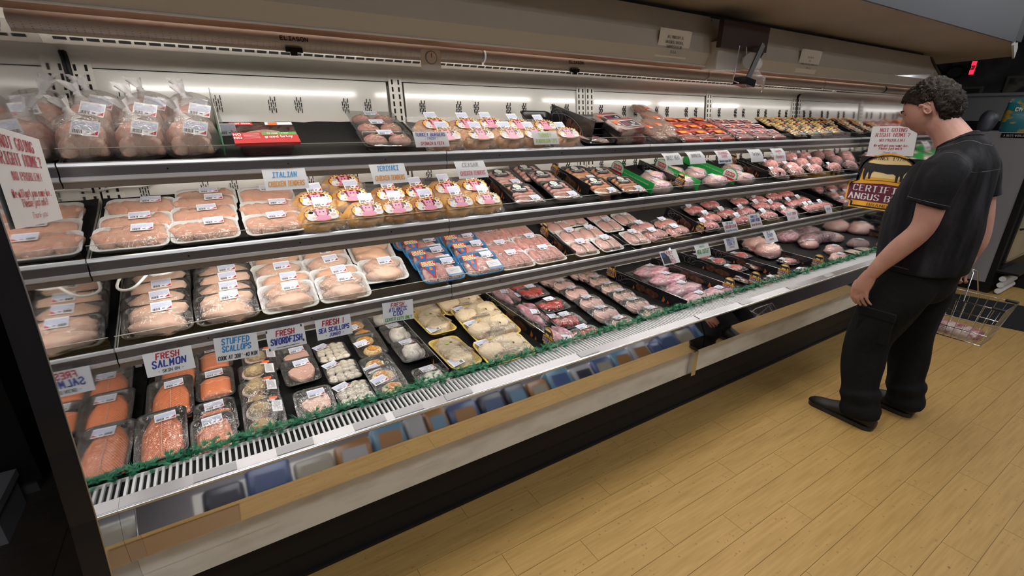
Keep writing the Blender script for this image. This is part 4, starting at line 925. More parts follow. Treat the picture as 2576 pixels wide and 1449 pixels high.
 ('potato_pack', 'T', 'black and yellow pack next to the pink sausages', 'black and yellow sausage packs', [(3.687, 1.955, 0, 0), (3.736, 2.108, 0, 0), (3.793, 2.249, 0, 0), (3.83, 2.3, 0, 0)]),
 ('potato_pack', 'T', 'black and yellow pack with orange sticker, second column', 'black and yellow sausage packs', [(3.902, 1.969, 0, 0), (3.961, 2.128, 0, 0), (4.005, 2.275, 0, 0), (4.03, 2.3, 0, 0)]),
 ('potato_pack', 'T', 'black and yellow pack with orange sticker, third column', 'black and yellow sausage packs', [(4.114, 1.985, 0, 0), (4.178, 2.15, 0, 0), (4.231, 2.3, 0, 0), (4.226, 2.3, 0, 0)]),
 ('potato_pack', 'T', 'black pack of pale sausages, fourth column', 'black and yellow sausage packs', [(4.341, 2.002, 0, 0), (4.42, 2.174, 0, 0), (4.42, 2.3, 0, 0), (4.42, 2.3, 0, 0)]),
 ('salmon_tray', 'B', 'long salmon fillet on black tray beside the mirrored panel', 'salmon fillets', [(-0.297, 1.751, 0, 0), (-0.279, 1.973, 0, 0), (-0.261, 2.163, 0, 0)]),
 ('salmon_portion', 'B', 'square salmon portion on a black tray', 'salmon portions', [(-0.147, 1.667, 0, 0), (-0.14, 1.781, 0, -0.012), (-0.134, 2.011, 0, 0), (-0.132, 2.24, 0, 0)]),
 ('stuffed_scallop_tray', 'B', 'black tray of two crumb topped stuffed scallops', 'stuffed scallops', [(0.01, 1.681, 0, 0), (0.01, 1.841, 0, 0), (0.018, 1.973, 0, 0), (0.038, 2.109, 0, 0)]),
 ('swordfish_tray', 'B', 'pale swordfish steak on a black tray', 'swordfish', [(0.182, 1.684, 0, 0), (0.174, 1.949, 0, 0), (0.175, 2.082, 0, 0)]),
 ('scallop_tray', 'B', 'black tray full of white sea scallops', 'sea scallops', [(0.329, 1.679, 0, 0), (0.328, 1.871, 0, 0), (0.326, 2.056, 0, 0)]),
 ('cod_cake_tray', 'B', 'black tray of two golden cakes with orange tops', 'cod cakes', [(0.464, 1.687, 0, 0), (0.466, 1.791, 0, 0), (0.488, 2.031, 0, 0), (0.494, 2.213, 0, 0)]),
 ('cod_tray', 'B', 'white cod piece on a black tray', 'cod pieces', [(0.638, 1.622, 0, 0), (0.643, 1.891, 0, 0), (0.644, 2.083, 0, 0), (0.63, 2.304, 0, 0)]),
 ('yellow_tray_long', 'B', 'narrow yellow tray of chicken thighs beside the divider', 'yellow trays of chicken', [(0.813, 1.783, 90, 0), (0.856, 2.129, 90, 0), (0.892, 2.32, 90, 0)]),
 ('yellow_tray', 'B', 'wide yellow tray of chicken with black print', 'yellow trays of chicken', [(1.021, 1.68, 0, 0), (1.072, 1.89, 0, 0), (1.091, 2.071, 0, 0), (1.077, 2.245, 0, 0)]),
 ('tenderloin_bag', 'B', 'long vacuum bag of purple pork tenderloin', 'pork tenderloins', [(1.354, 1.631, 0, 0), (1.392, 1.964, 0, 0), (1.395, 2.298, 0, 0)]),
 ('red_meat_tray', 'B', 'black tray of bright red stewing meat', 'red meat trays', [(1.462, 1.608, 0, 0), (1.475, 1.776, 0, 0), (1.489, 1.931, 0, 0.03), (1.514, 2.162, 0, 0.02), (1.534, 2.32, 0, 0)]),
 ('pork_stack', 'B', 'tray of thick pale pork chops in a shingled line', 'thick pork chop trays', [(1.7, 1.595, 0, 0), (1.708, 1.745, 0, 0), (1.734, 1.895, 0, 0), (1.755, 2.058, 0, 0), (1.765, 2.189, 0, 0), (1.765, 2.294, 0, 0), (1.756, 2.32, 0, 0)]),
 ('stuffed_chop_tray', 'B', 'black tray of stuffed pork chops with green filling', 'stuffed pork chops', [(1.945, 1.601, 0, 0), (1.956, 1.746, 0, 0), (1.983, 1.882, 0, 0), (2.004, 2.012, 0, 0), (2.019, 2.14, 0, 0), (2.024, 2.257, 0, 0), (2.004, 2.32, 0, 0)]),
 ('rib_bag', 'B', 'vacuum bag of purple pork ribs', 'pork rib bags', [(2.404, 1.636, 0, 0), (2.45, 1.807, 0, 0), (2.502, 1.98, 0, 0), (2.532, 2.149, 0, 0)]),
 ('rib_bag', 'B', 'smaller vacuum bag of ribs under the angus tag', 'pork rib bags', [(2.59, 1.63, 0, 0)]),
 ('steak_tray', 'B', 'tray of red steak in the channel between dividers', 'red steaks', [(2.994, 1.712, 0, 0), (3.136, 1.901, 0, 0), (3.168, 2.064, 0, 0), (3.165, 2.201, 0, 0)]),
 ('steak_tray', 'B', 'tray of ribeye steak right of the third divider', 'red steaks', [(2.993, 1.583, 0, 0), (3.189, 1.607, 0, 0), (3.322, 1.843, 0, 0), (3.469, 2.076, 0, 0)]),
 ('steak_tray', 'B', 'tray of strip steak between angus tags', 'red steaks', [(3.552, 1.599, 0, 0), (3.67, 1.798, 0, 0), (3.681, 1.965, 0, 0), (3.734, 2.123, 0, 0)]),
 ('pork_roast', 'B', 'wrapped pale meat piece right of the last tag', 'wrapped roasts', [(4.078, 1.626, 0, 0), (4.294, 1.768, 0, 0), (4.295, 1.968, 0, 0)]),
 ('strip_loin', 'B', 'pink wrapped strip loin behind the strip card', 'wrapped roasts', [(4.353, 2.191, 0, 0)]),
 ('dark_roast', 'B', 'long dark netted roast with blue band', 'wrapped roasts', [(4.42, 2.023, 0, 0)]),
 ('round_roast', 'B', 'big pale round roast at the far back', 'wrapped roasts', [(3.812, 2.172, 0, 0), (3.717, 1.999, 0, 0)]),
 ('butter_tray', 'B', 'small square pale tray by the far garland', 'wrapped roasts', [(4.42, 1.653, 0, 0)]),
]
# ------------------------------------------------ packaged meat
mat('chicken', (.68,.38,.25), .32, n=((.76,.52,.36), 13., .35, .65), bump=.25, bs=50.)
mat('chickenpale', (.72,.45,.33), .32, n=((.78,.57,.43), 12., .35, .65), bump=.25, bs=50.)
mat('tender', (.70,.36,.25), .3, n=((.74,.50,.38), 16., .4, .6), bump=.25, bs=50.)
mat('thigh', (.56,.24,.21), .28, n=((.70,.42,.37), 22., .4, .65), bump=.4, bs=60.)
mat('fat', (.74,.62,.52), .3)
mat('skin_yellow', (.74,.60,.40), .28, n=((.66,.40,.27), 11., .48, .68), bump=.5, bs=70.)
mat('bagchicken', (.68,.47,.38), .3, n=((.50,.17,.12), 11., .45, .60), bump=.5, bs=30.)
mat('marinade', (.58,.30,.08), .25, n=((.66,.42,.22), 10., .4, .65), bump=.4, bs=40.)
mat('marinadedark', (.36,.15,.03), .25, n=((.50,.26,.10), 10., .4, .65), bump=.4, bs=40.)
mat('turkeybag', (.60,.34,.20), .25, n=((.64,.42,.28), 9., .4, .65), bump=.4, bs=40.)
mat('scallop', (.74,.66,.52), .25, n=((.78,.74,.66), 15., .4, .6), bump=.15, bs=60.)
mat('stuffing', (.48,.34,.17), .6, n=((.26,.20,.09), 60., .52, .66), bump=.9, bs=120.)
mat('shell', (.72,.60,.50), .4, n=((.45,.18,.12), 14., .5, .7))
mat('cake', (.70,.50,.20), .55, n=((.62,.20,.03), 14., .5, .72), bump=.6, bs=90.)
mat('cod', (.72,.68,.60), .28, n=((.74,.66,.60), 10., .4, .6), bump=.3, bs=35.)
mat('swordfish', (.70,.42,.33), .3, n=((.62,.30,.22), 8., .55, .75), bump=.15, bs=40.)
mat('pork', (.64,.34,.30), .28, n=((.70,.46,.41), 11., .35, .65), bump=.25, bs=50.)
mat('porkdark', (.46,.17,.15), .28, n=((.56,.27,.23), 14., .35, .65), bump=.3, bs=50.)
mat('porkvac', (.42,.17,.22), .22, n=((.66,.46,.50), 16., .42, .62, (1, 3, 3)), bump=.6, bs=40.)
mat('beef', (.40,.085,.085), .28, n=((.60,.30,.28), 26., .45, .62), bump=.35, bs=60.)
mat('beefmince', (.50,.17,.16), .4, n=((.66,.38,.36), 60., .4, .6), bump=.8, bs=140.)
mat('redmeat', (.42,.022,.016), .2, n=((.58,.10,.07), 18., .45, .65), bump=.5, bs=50.)
mat('darknet', (.22,.09,.11), .3, n=((.42,.22,.25), 20., .45, .6), bump=1., bs=45.); mat('stuffgreen', (.20,.23,.07), .5, n=((.10,.10,.03), 60., .45, .6), bump=.5, bs=80.)
mat('sausage', (.52,.24,.20), .3, n=((.68,.44,.38), 45., .45, .62), bump=.3, bs=60.)
mat('sausageorange', (.60,.26,.13), .3, n=((.68,.40,.26), 45., .45, .62), bump=.3, bs=60.)
mat('smoked', (.25,.085,.038), .25, n=((.36,.14,.065), 12., .4, .65))
mat('burger', (.48,.22,.19), .45, n=((.58,.34,.28), 40., .4, .6), bump=.5, bs=90.)
mat('ham', (.66,.38,.36), .3, n=((.72,.50,.46), 10., .4, .6))
mat('bacon', (.64,.50,.44), .3, n=((.34,.07,.08), 9., .46, .56, (.7, 2.5, 2.5)))
mat('hotdog', (.44,.05,.035), .25, n=((.52,.09,.06), 10., .4, .6)); mat('salami', (.50,.16,.18), .25, n=((.60,.30,.30), 20., .4, .6))
mat('onion', (.55,.36,.13), .3, n=((.64,.48,.24), 12., .4, .6)); mat('darksaus', (.11,.045,.03), .3, n=((.22,.09,.05), 12., .4, .6))
mat('pigpink', (.78,.32,.50), .35); mat('logored', (.16,.02,.03), .35); mat('logoorange', (.85,.32,.03), .35, n=((.90,.60,.08), 60., .4, .6)); mat('bluelid', (.01,.16,.40), .3)
mat('redprint', (.58,.015,.02), .3); mat('bluetray', (.02,.22,.50), .18, alpha=.75)
# salmon with pale chevron fat lines
def salmon_mat(name, kx):
    m = mat(name, (.66,.15,.04), .28, bump=.1, bs=60.); nt = m.node_tree; N = nt.nodes.new; L = nt.links.new
    tc = N('ShaderNodeTexCoord'); sp = N('ShaderNodeSeparateXYZ'); ab = N('ShaderNodeMath'); ab.operation = 'ABSOLUTE'
    a1 = N('ShaderNodeMath'); a1.operation = 'MULTIPLY_ADD'; a1.inputs[1].default_value = kx
    cb = N('ShaderNodeCombineXYZ'); wv = N('ShaderNodeTexWave'); wv.bands_direction = 'Y'; wv.inputs['Scale'].default_value = 26; wv.inputs['Distortion'].default_value = 1.6; wv.inputs['Detail Scale'].default_value = 3.
    L(tc.outputs['Object'], sp.inputs[0]); L(sp.outputs[0], ab.inputs[0]); L(ab.outputs[0], a1.inputs[0]); L(sp.outputs[1], a1.inputs[2]); L(a1.outputs[0], cb.inputs[1])
    L(cb.outputs[0], wv.inputs['Vector'])
    cr = N('ShaderNodeValToRGB'); e = cr.color_ramp.elements; e[0].position = .80; e[0].color = (.66,.15,.04,1); e[1].position = .95; e[1].color = (.80,.40,.22,1)
    L(wv.outputs['Fac'], cr.inputs[0]); L(cr.outputs[0], nt.nodes['Principled BSDF'].inputs['Base Color'])
salmon_mat('salmon', 1.6); salmon_mat('salmonside', 3.0)

def tray(t, w, d, h, m, rim=.008, r=.028, name='tray'):
    mb = MB(); R = [(w-.05, d-.05, r*.7, .002), (w-.035, d-.035, r*.8, .0), (w-.010, d-.010, r, h*.8), (w-.002, d-.002, r, h*.86), (w, d, r, h*.95), (w-.003, d-.003, r, h), (w-.014, d-.014, r*.9, h), (w-.022, d-.022, r*.85, h*.9), (w-.044, d-.044, r*.7, .006)]
    mb.loft([rrect(a, b, c, z) for a, b, c, z in R], 0); mb.build(name, [m], t)
def film(t, w, d, h, top, m='film', sag=0., seed=1, name='film', nx=14, ny=12, p=2.6):
    """cling film stretched over the tray: a taut sheet from rim to rim, pushed up by the meat"""
    mb = MB(); vs = []; fs = []
    for j in range(ny+1):
        for i in range(nx+1):
            u, v = -1+2*i/nx, -1+2*j/ny
            # squircle mapping keeps the corners round
            a = 1-.045*(u*v)**2*3; x, y = u*w/2*a, v*d/2*a
            e = max(0, 1-abs(u)**p)*max(0, 1-abs(v)**p)
            z = h+.001+(top-h)*min(1, e*1.5)+.0015*nz(u*3+seed, v*3, seed)*e
            vs.append((x, y, z))
    for j in range(ny):
        for i in range(nx): a = j*(nx+1)+i; fs.append((a, a+1, a+nx+2, a+nx+1))
    mb.add(vs, fs, 0, True); mb.build(name, [m], t)
def label_mesh(mb, w=.062, h=.046, tri=True):
    mb.quad((-w/2, -h/2, 0), (w/2, -h/2, 0), (w/2, h/2, 0), (-w/2, h/2, 0), 0)
    mb.quad((-w*.46, -h*.12, .0003), (w*.46, -h*.12, .0003), (w*.46, h*.36, .0003), (-w*.46, h*.36, .0003), 1)
    x = -w*.42
    for k in range(9):
        b_ = w*(.012+.012*((k*7) % 3)); mb.quad((x, -h*.40, .0004), (x+b_, -h*.40, .0004), (x+b_, -h*.16, .0004), (x, -h*.16, .0004), 2); x += b_+w*.016
    if tri: mb.add([(w*.22, -h*.40, .0004), (w*.47, -h*.40, .0004), (w*.47, -h*.12, .0004)], [(0, 1, 2)], 3); mb.quad((w*.02, -h*.32, .0004), (w*.16, -h*.32, .0004), (w*.16, -h*.24, .0004), (w*.02, -h*.24, .0004), 4)
LM = ['paper', 'labelblue', 'blackink', 'redink', 'blueink']
def plabel(t, x, y, z, rz=0, rx=0, ry=0, w=.062, h=.046):
    mb = MB(); label_mesh(mb, w, h); return mb.build('price_label', LM, t, (x, y, z), (R_(rx), R_(ry), R_(rz)))
def root(n, cat): return thing(n, 'x', cat)
def put(t, name, m, x, y, z, yaw, rx, ry, rz, seed, **kw): lumps(name, [m], t, [(x, y, z, yaw, rx, ry, rz, seed, kw)])

def k_tender(v=0):
    t = root('chicken_tray', 'meat tray'); tray(t, .208, .150, .024, 'foam')
    r = random.Random(v+5)
    for i in range(5): put(t, 'chicken_piece', 'tender', -.068+.034*i+r.uniform(-.005, .005), r.uniform(-.008, .008), .008, 90+r.uniform(-30, 30), .058, .033, .028, i+v*9, amp=.34, fs=1.1, flat=.25, top=.55)
    film(t, .208, .150, .024, .036, seed=v); plabel(t, .03-.02*v, .035, .0375, r.uniform(-3, 3)); return t
def k_breast(m, v=0, mm='chickenpale'):
    t = root('chicken_tray', 'meat tray'); tray(t, .208, .155, .026, m)
    put(t, 'chicken_breast', mm, .0, .026, .008, 6, .086, .043, .032, 3+v, amp=.28, fs=1.2, taper=.18, flat=.35, top=.7); put(t, 'chicken_breast', mm, .0, -.030, .010, 173, .087, .043, .032, 8+v, amp=.28, fs=1.2, taper=.18, flat=.35, top=.75)
    film(t, .208, .155, .026, .043, 'filmwrinkle' if v else 'film', seed=v+2); plabel(t, .015, .038, .0455, 2); return t
def k_blue(v=0):
    t = root('blue_tray', 'meat tray'); tray(t, .212, .165, .032, 'bluetray', r=.034)
    for i in range(3): put(t, 'chicken_breast', 'thigh', -.05+.05*i, -.008, .008, 80+12*i, .062, .036, .028, 20+i, top=.45, flat=.3)
    film(t, .212, .165, .032, .037, 'film', seed=v)
    plabel(t, .052, .045, .0375, 2); mb = MB()
    mb.add([(-.048, .035, 0), (.022, .035, 0), (.028, .055, 0), (-.012, .062, 0), (-.052, .055, 0)], [(0, 1, 2, 3, 4)], 0)
    mb.add([(-.050, .045, .0004), (.026, .045, .0004), (-.008, -.062, .0004)], [(0, 2, 1)], 0); mb.add([(-.043, .041, .0008), (.019, .041, .0008), (-.010, -.048, .0008)], [(0, 2, 1)], 1)
    text(mb, 'SMART', -.012, .040, .014, 2, .26, .062, z=.0014, slant=.1); text(mb, 'CHICKEN', -.012, .024, .013, 2, .26, .066, z=.0014, slant=.1)
    mb.quad((-.018, -.004, .0012), (-.002, -.004, .0012), (-.004, .016, .0012), (-.016, .016, .0012), 3)
    mb.build('fan_label', ['redprint', 'bluelid', 'goldpale', 'orange'], t, (-.035, .0, .0380))
    mb = MB(); mb.quad((-.036, -.028, 0), (.036, -.028, 0), (.036, .028, 0), (-.036, .028, 0), 0); mb.quad((-.036, -.028, .0003), (.036, -.028, .0003), (.036, -.017, .0003), (-.036, -.017, .0003), 1)
    for q in range(4): mb.quad((-.024, .016-q*.007, .0003), (.024, .016-q*.007, .0003), (.024, .0175-q*.007, .0003), (-.024, .0175-q*.007, .0003), 2)
    mb.build('info_label', ['paper', 'bluelid', 'greyink'], t, (.058, -.030, .0375)); return t
def k_thigh(v=0):
    t = root('thigh_tray', 'meat tray'); tray(t, .208, .155, .024, 'foam')
    for i in range(4): put(t, 'chicken_thigh', 'thigh', -.066+.044*i, 0, .008, 90, .065, .031, .030, 31+i+v, amp=.28, flat=.3, top=.65)
    film(t, .208, .155, .024, .041, 'filmwrinkle', seed=v+5); plabel(t, .01, .045, .0425); return t
def chop(t, x, y, z, yaw, s, m, sd, tilt=0):
    vs, fs = lump(.062*s, .044*s, .015, sd, amp=.16, nv=7, flat=.7, taper=.18); mb = MB(); mb.add(vs, fs, 0, True); o = mb.build('pork_chop', [m], t, (x, y, z), (R_(tilt), 0, R_(yaw)))
    mb = MB(); n = 12; P = [(.06*s*cos(pi*k/n), .043*s*sin(pi*k/n)+.001, .011) for k in range(1, n)]; mb.tube(P, .0035, 6); mb.build('fat_rim', ['fat'], o)
def k_chopw(v=0):
    t = root('pork_chop_tray', 'meat tray'); tray(t, .170, .152, .022, 'foam')
    chop(t, -.036, 0, .008, 78, 1., 'pork', 40+v); chop(t, .036, .0, .010, 100, 1., 'pork', 43+v)
    mb = MB(); mb.tube([(0, -.055, .032), (.003, 0, .037), (-.002, .055, .032)], .0035, 6); mb.build('bone', ['fat'], t)
    film(t, .170, .152, .022, .039, seed=v+3); plabel(t, .01, .042, .0405, 3); return t
def k_chopb(v=0):
    t = root('pork_chop_tray', 'meat tray'); tray(t, .175, .14, .022, 'foamblack')
    chop(t, -.020, 0, .010, 20, 1.15, 'porkdark', 50+v); chop(t, .025, .0, .024, -10, 1.1, 'porkdark', 53+v)
    film(t, .175, .14, .022, .050, 'filmwrinkle', seed=v+3, p=3); plabel(t, -.01, .03, .052, 3); return t
def k_beef(v=0, mm='beef'):
    t = root('beef_tray', 'meat tray'); tray(t, .18, .13, .022, 'foamblack')
    if v == 2: put(t, 'ground_beef', 'beefmince', 0, 0, .008, 0, .076, .054, .044, 61, amp=.1)
    else: put(t, 'steak', mm, -.012, .008, .008, 10, .070, .046, .026, 62+v, amp=.2); put(t, 'steak', mm, .018, -.010, .018, -15, .064, .042, .026, 66+v, amp=.2)
    film(t, .18, .13, .022, .048, 'filmwrinkle', seed=v+4, p=3); plabel(t, -.03, .036, .046, 4, 14); return t
def k_sausage(mm):
    t = root('sausage_tray', 'meat tray'); tray(t, .185, .20, .034, 'blackclear' if 'blackclear' in MATS else mat('blackclear', (.015,.015,.017), .2), r=.03)
    for i in range(5):
        mb = MB(); y = -.070+.030*i; P = [(-.070+.0175*k, y+.010*sin(k*.4)+.004, .024+.002*sin(k)) for k in range(9)]
        mb.tube(P, [.008]+[.0145]*7+[.008], 10); mb.build('sausage_link', [mm], t)
    film(t, .185, .20, .034, .040, 'lidfilm', seed=3, p=6)
    mb = MB(); n = 20; mb.add([(.045*cos(2*pi*k/n), .036*sin(2*pi*k/n), 0) for k in range(n)], [tuple(range(n))], 0); mb.quad((-.045, -.03, .0002), (.045, -.03, .0002), (.045, .01, .0002), (-.045, .01, .0002), 0)
    mb.add([(.022*cos(2*pi*k/n), .020+.022*sin(2*pi*k/n), .0006) for k in range(n)], [tuple(range(n))], 1); mb.quad((-.016, .006, .001), (.016, .006, .001), (.016, .012, .001), (-.016, .012, .001), 2)
    text(mb, 'ITALIAN SAUSAGE', 0, -.012, .010, 1, .2, .082, True, z=.0012)
    for q in range(2): mb.quad((-.03, -.019-q*.006, .0012), (.03, -.019-q*.006, .0012), (.03, -.0175-q*.006, .0012), (-.03, -.0175-q*.006, .0012), 1)
    text(mb, 'Premio', 0, .021, .007, 3, .18, .03, slant=.3, z=.0012)
    mb.build('brand_label', ['blackink', 'paper', 'greenink', 'redink'], t, (-.01, .035, .0425)); plabel(t, .035, -.060, .0420, 5, w=.056, h=.05); return t
def k_veal(v=0):
    t = root('veal_pack', 'meat pack'); put(t, 'meat_piece', 'porkdark', 0, 0, .004, 5, .085, .06, .034, 71+v, amp=.2); put(t, 'wrapper', 'bagfilm', 0, 0, .0, 5, .10, .075, .046, 73, amp=.22)
    mb = MB(); n = 20; mb.add([(.052*cos(2*pi*k/n), .034*sin(2*pi*k/n), 0) for k in range(n)], [tuple(range(n))], 0)
    mb.add([(.045*cos(2*pi*k/n), .028*sin(2*pi*k/n)+.001, .0006) for k in range(n//2+1)], [tuple(range(n//2+1))], 1); mb.quad((-.02, .002, .001), (.02, .002, .001), (.02, .016, .001), (-.02, .016, .001), 2)
    mb.build('pink_label', ['pigpink', 'logoorange', 'paper'], t, (0, -.02, .053), (R_(12), 0, 0)); plabel(t, .02, .045, .046, 10); return t
def farm_logo(t, loc, rot, s=1.):
    mb = MB(); n = 28
    def E(cx, cy, rx, ry, z, mi, a0=0, a1=360): mb.add([((cx+rx*cos(R_(a0+(a1-a0)*k/n)))*s, (cy+ry*sin(R_(a0+(a1-a0)*k/n)))*s, z) for k in range(n)], [tuple(range(n))], mi)
    E(0, 0, .060, .034, 0, 0); E(0, -.001, .056, .030, .0005, 2, 0, 360); E(0, .004, .040, .022, .0007, 0); E(-.034, -.014, .018, .013, .0009, 3); E(.034, -.014, .018, .013, .0009, 3); E(0, -.018, .026, .011, .0011, 1)
    E(-.034, .0, .012, .014, .0012, 3); E(-.036, .010, .009, .008, .0012, 3); mb.add([((-.026)*s, .0, .0015), (-.018*s, -.004*s, .0015), (-.026*s, -.008*s, .0015)], [(0, 2, 1)], 2); E(-.037, .018, .005, .004, .0014, 4)
    E(0, .002, .017, .016, .0013, 5); E(-.012, .016, .006, .007, .0014, 5); E(.012, .016, .006, .007, .0014, 5); E(0, -.002, .008, .006, .0018, 6); E(-.006, .008, .0026, .003, .002, 7); E(.006, .008, .0026, .003, .002, 7)
    E(.036, .003, .012, .014, .0013, 3); E(.036, -.007, .008, .006, .0016, 6); E(.030, .012, .004, .006, .0016, 7); E(.031, .006, .002, .0026, .0018, 7); E(.041, .006, .002, .0026, .0018, 7)
    # arch of small letters over the animals
    for k, c in enumerate('LANCASTER'):
        a = R_(150-k*15); k0 = len(mb.v); text(mb, c, 0, 0, .009*s, 8, .24)
        for q in range(k0, len(mb.v)):
            x, y, z = mb.v[q]; b_ = a-pi/2; mb.v[q] = (.050*s*cos(a)+x*cos(b_)-y*sin(b_), .023*s*sin(a)+.002*s+x*sin(b_)+y*cos(b_), .002)
    mb.build('animal_logo', ['logored', 'pigpink', 'logoorange', 'white', 'red', 'pigpink', 'ham', 'blackink', 'goldpale'], t, loc, rot)
def k_bag(mm):
    t = root('marinated_bag', 'meat bag')
    put(t, 'meat_piece', mm, .0, .0, .004, 5, .088, .084, .036, 88, amp=.22, top=.85); put(t, 'meat_piece', mm, -.035, -.03, .004, 30, .055, .05, .036, 81, amp=.25); put(t, 'meat_piece', mm, .035, -.02, .004, -20, .055, .05, .038, 83, amp=.25); put(t, 'meat_piece', mm, .0, .03, .004, 0, .07, .045, .034, 85, amp=.25)
    mb = MB(); nx, ny = 14, 14; vs = []; fs = []
    for j in range(ny+1):
        for i in range(nx+1):
            u, v = -1+2*i/nx, -1+2*j/ny; e = max(0, 1-abs(u)**3)*max(0, 1-abs(v)**2.6); vs.append((u*.095, v*.095+(.03 if v > .8 else 0), .006+.044*e+.010*nz(u*2.5, v*2.5, 4)*(1-e*.4)+(.025 if v > .95 else 0)))
    for j in range(ny):
        for i in range(nx): a = j*(nx+1)+i; fs.append((a, a+1, a+nx+2, a+nx+1))
    mb.add(vs, fs, 0, True); mb.build('bag', ['clearbag'], t)
    farm_logo(t, (0, -.032, .060), (R_(18), 0, R_(2)), 1.12); plabel(t, .012, .055, .062, 4, 22, w=.06, h=.05); return t
def k_chickenbag():
    t = root('bagged_chicken', 'bagged chicken')
    put(t, 'chicken', 'bagchicken', 0, .01, .008, 90, .074, .066, .060, 90, amp=.2, flat=.5, top=.85); put(t, 'drumstick', 'bagchicken', -.028, -.040, .018, 70, .046, .026, .034, 92, amp=.25); put(t, 'drumstick', 'bagchicken', .030, -.036, .018, 112, .046, .026, .034, 94, amp=.25)
    mb = MB(); vs, fs = lump(.084, .094, .076, 96, amp=.12, nu=28, nv=16, flat=.6); mb.add(vs, fs, 0, True)
    mb.build('bag', ['clearbag'], t); mb = MB(); mb.tube([(-.01, .035, .088), (-.018, .045, .110), (-.022, .05, .122)], [.026, .011, .009], 12, 0, False)
    P = []
    for k in range(18):
        a = 2*pi*k/18; r = .011; R2 = .021*(1+.4*sin(a*5)); P.append(((-.022+r*cos(a), .05+r*sin(a)*.6, .122), (-.038+R2*cos(a), .060+R2*.6*sin(a), .148+.006*sin(a*3))))
    mb.add([p[0] for p in P]+[p[1] for p in P], [(k, (k+1) % 18, 18+(k+1) % 18, 18+k) for k in range(18)], 0, True); mb.build('bag_neck', ['neckfilm'], t)
    mb = MB(); mb.tube([(-.012, .044, .112), (-.026, .040, .116), (-.024, .056, .119), (-.012, .050, .114)], .0055, 8); mb.build('knot', ['neckfilm'], t)
    plabel(t, .020, -.046, .096, -14, 36, 6, w=.066, h=.050); return t
def k_ground():
    t = root('ground_turkey_pack', 'meat pack'); mb = MB()
    mb.loft([rrect(.19*f, .13*f, .03, z) for f, z in ((.86, 0), (.9, .008), (.97, .045), (1.06, .05), (1.06, .054))], 0, True, False); mb.build('tray', [mat('cleartray', (.20,.10,.10), .12)], t)
    put(t, 'ground_meat', 'burger', 0, 0, .010, 0, .084, .056, .034, 99, amp=.05, top=.9); mb = MB(); mb.quad((-.102, -.070, .0555), (.102, -.070, .0555), (.102, .070, .0555), (-.102, .070, .0555)); mb.build('lid', ['lidfilm'], t)
    mb = MB(); mb.quad((-.102, -.070, 0), (.102, -.070, 0), (.102, -.018, 0), (-.102, -.018, 0), 0); mb.quad((-.102, -.018, 0), (-.012, -.018, 0), (-.012, .0, 0), (-.102, .0, 0), 0); mb.quad((-.012, -.018, .0001), (.10, -.018, .0001), (.10, -.0, .0001), (-.012, -.0, .0001), 1)
    mb.quad((-.102, .052, 0), (-.03, .052, 0), (-.03, .070, 0), (-.102, .070, 0), 0); mb.quad((.01, .052, 0), (.10, .052, 0), (.10, .070, 0), (.01, .070, 0), 3); mb.quad((.02, .05, .0003), (.05, .05, .0003), (.05, .068, .0003), (.02, .068, .0003), 4)
    text(mb, 'SHADY BROOK', -.066, .057, .009, 2, .2, .066, True, z=.0008); text(mb, '93 LEAN - 7 FAT', .04, -.013, .008, 2, .2, .07, z=.0008); text(mb, 'ground turkey', .04, -.038, .014, 2, .18, .09, True, z=.0008)
    text(mb, 'NO', -.086, -.020, .012, 2, .26, z=.0008); text(mb, 'NO', -.086, -.042, .012, 2, .26, z=.0008)
    for q in range(4): mb.quad((-.07, -.012-q*.009, .0008), (-.02, -.012-q*.009, .0008), (-.02, -.010-q*.009, .0008), (-.07, -.010-q*.009, .0008), 2)
    mb.build('printed_film', ['redprint', 'greenink', 'paper', 'paper', 'orange'], t, (0, 0, .0565)); mb = MB()
    mb.quad((-.102, -.071, .0555), (.102, -.071, .0555), (.099, -.070, .045), (-.099, -.070, .045)); mb.build('front_flap', ['redprint'], t); plabel(t, -.11, .035, .05, 0, 60, w=.05, h=.04); return t
def k_burger():
    t = root('burger_tray', 'meat tray'); mb = MB(); mb.loft([rrect(w_, d_, .02, z) for w_, d_, z in ((.175, .11, 0), (.21, .15, .03), (.225, .165, .031))], 0, True, False); mb.build('tray', [mat('smoke', (.10,.10,.10), .12, alpha=.45)], t)
    for q in (-1, 1):
        vs, fs = lump(.046, .046, .017, 101+q, amp=.08, nv=8, flat=.7); mb = MB(); mb.add(vs, fs, 0, True); o = mb.build('turkey_burger', ['burger'], t, (q*.05, 0, .010)); mb = MB(); r = random.Random(q+3)
        for k in range(22): x, y = r.uniform(-.03, .03), r.uniform(-.03, .03); z = .0312-(x*x+y*y)*7; mb.add([(x, y, z), (x+.009, y+.002, z), (x+.006, y+.008, z), (x, y+.005, z)], [(0, 1, 2, 3)], k % 2)
        mb.build('herb_fleck', ['stuffgreen', 'fat'], o)['kind'] = 'stuff'
    film(t, .215, .155, .031, .036, 'lidfilm', seed=2, p=5); plabel(t, .0, .045, .0375); return t
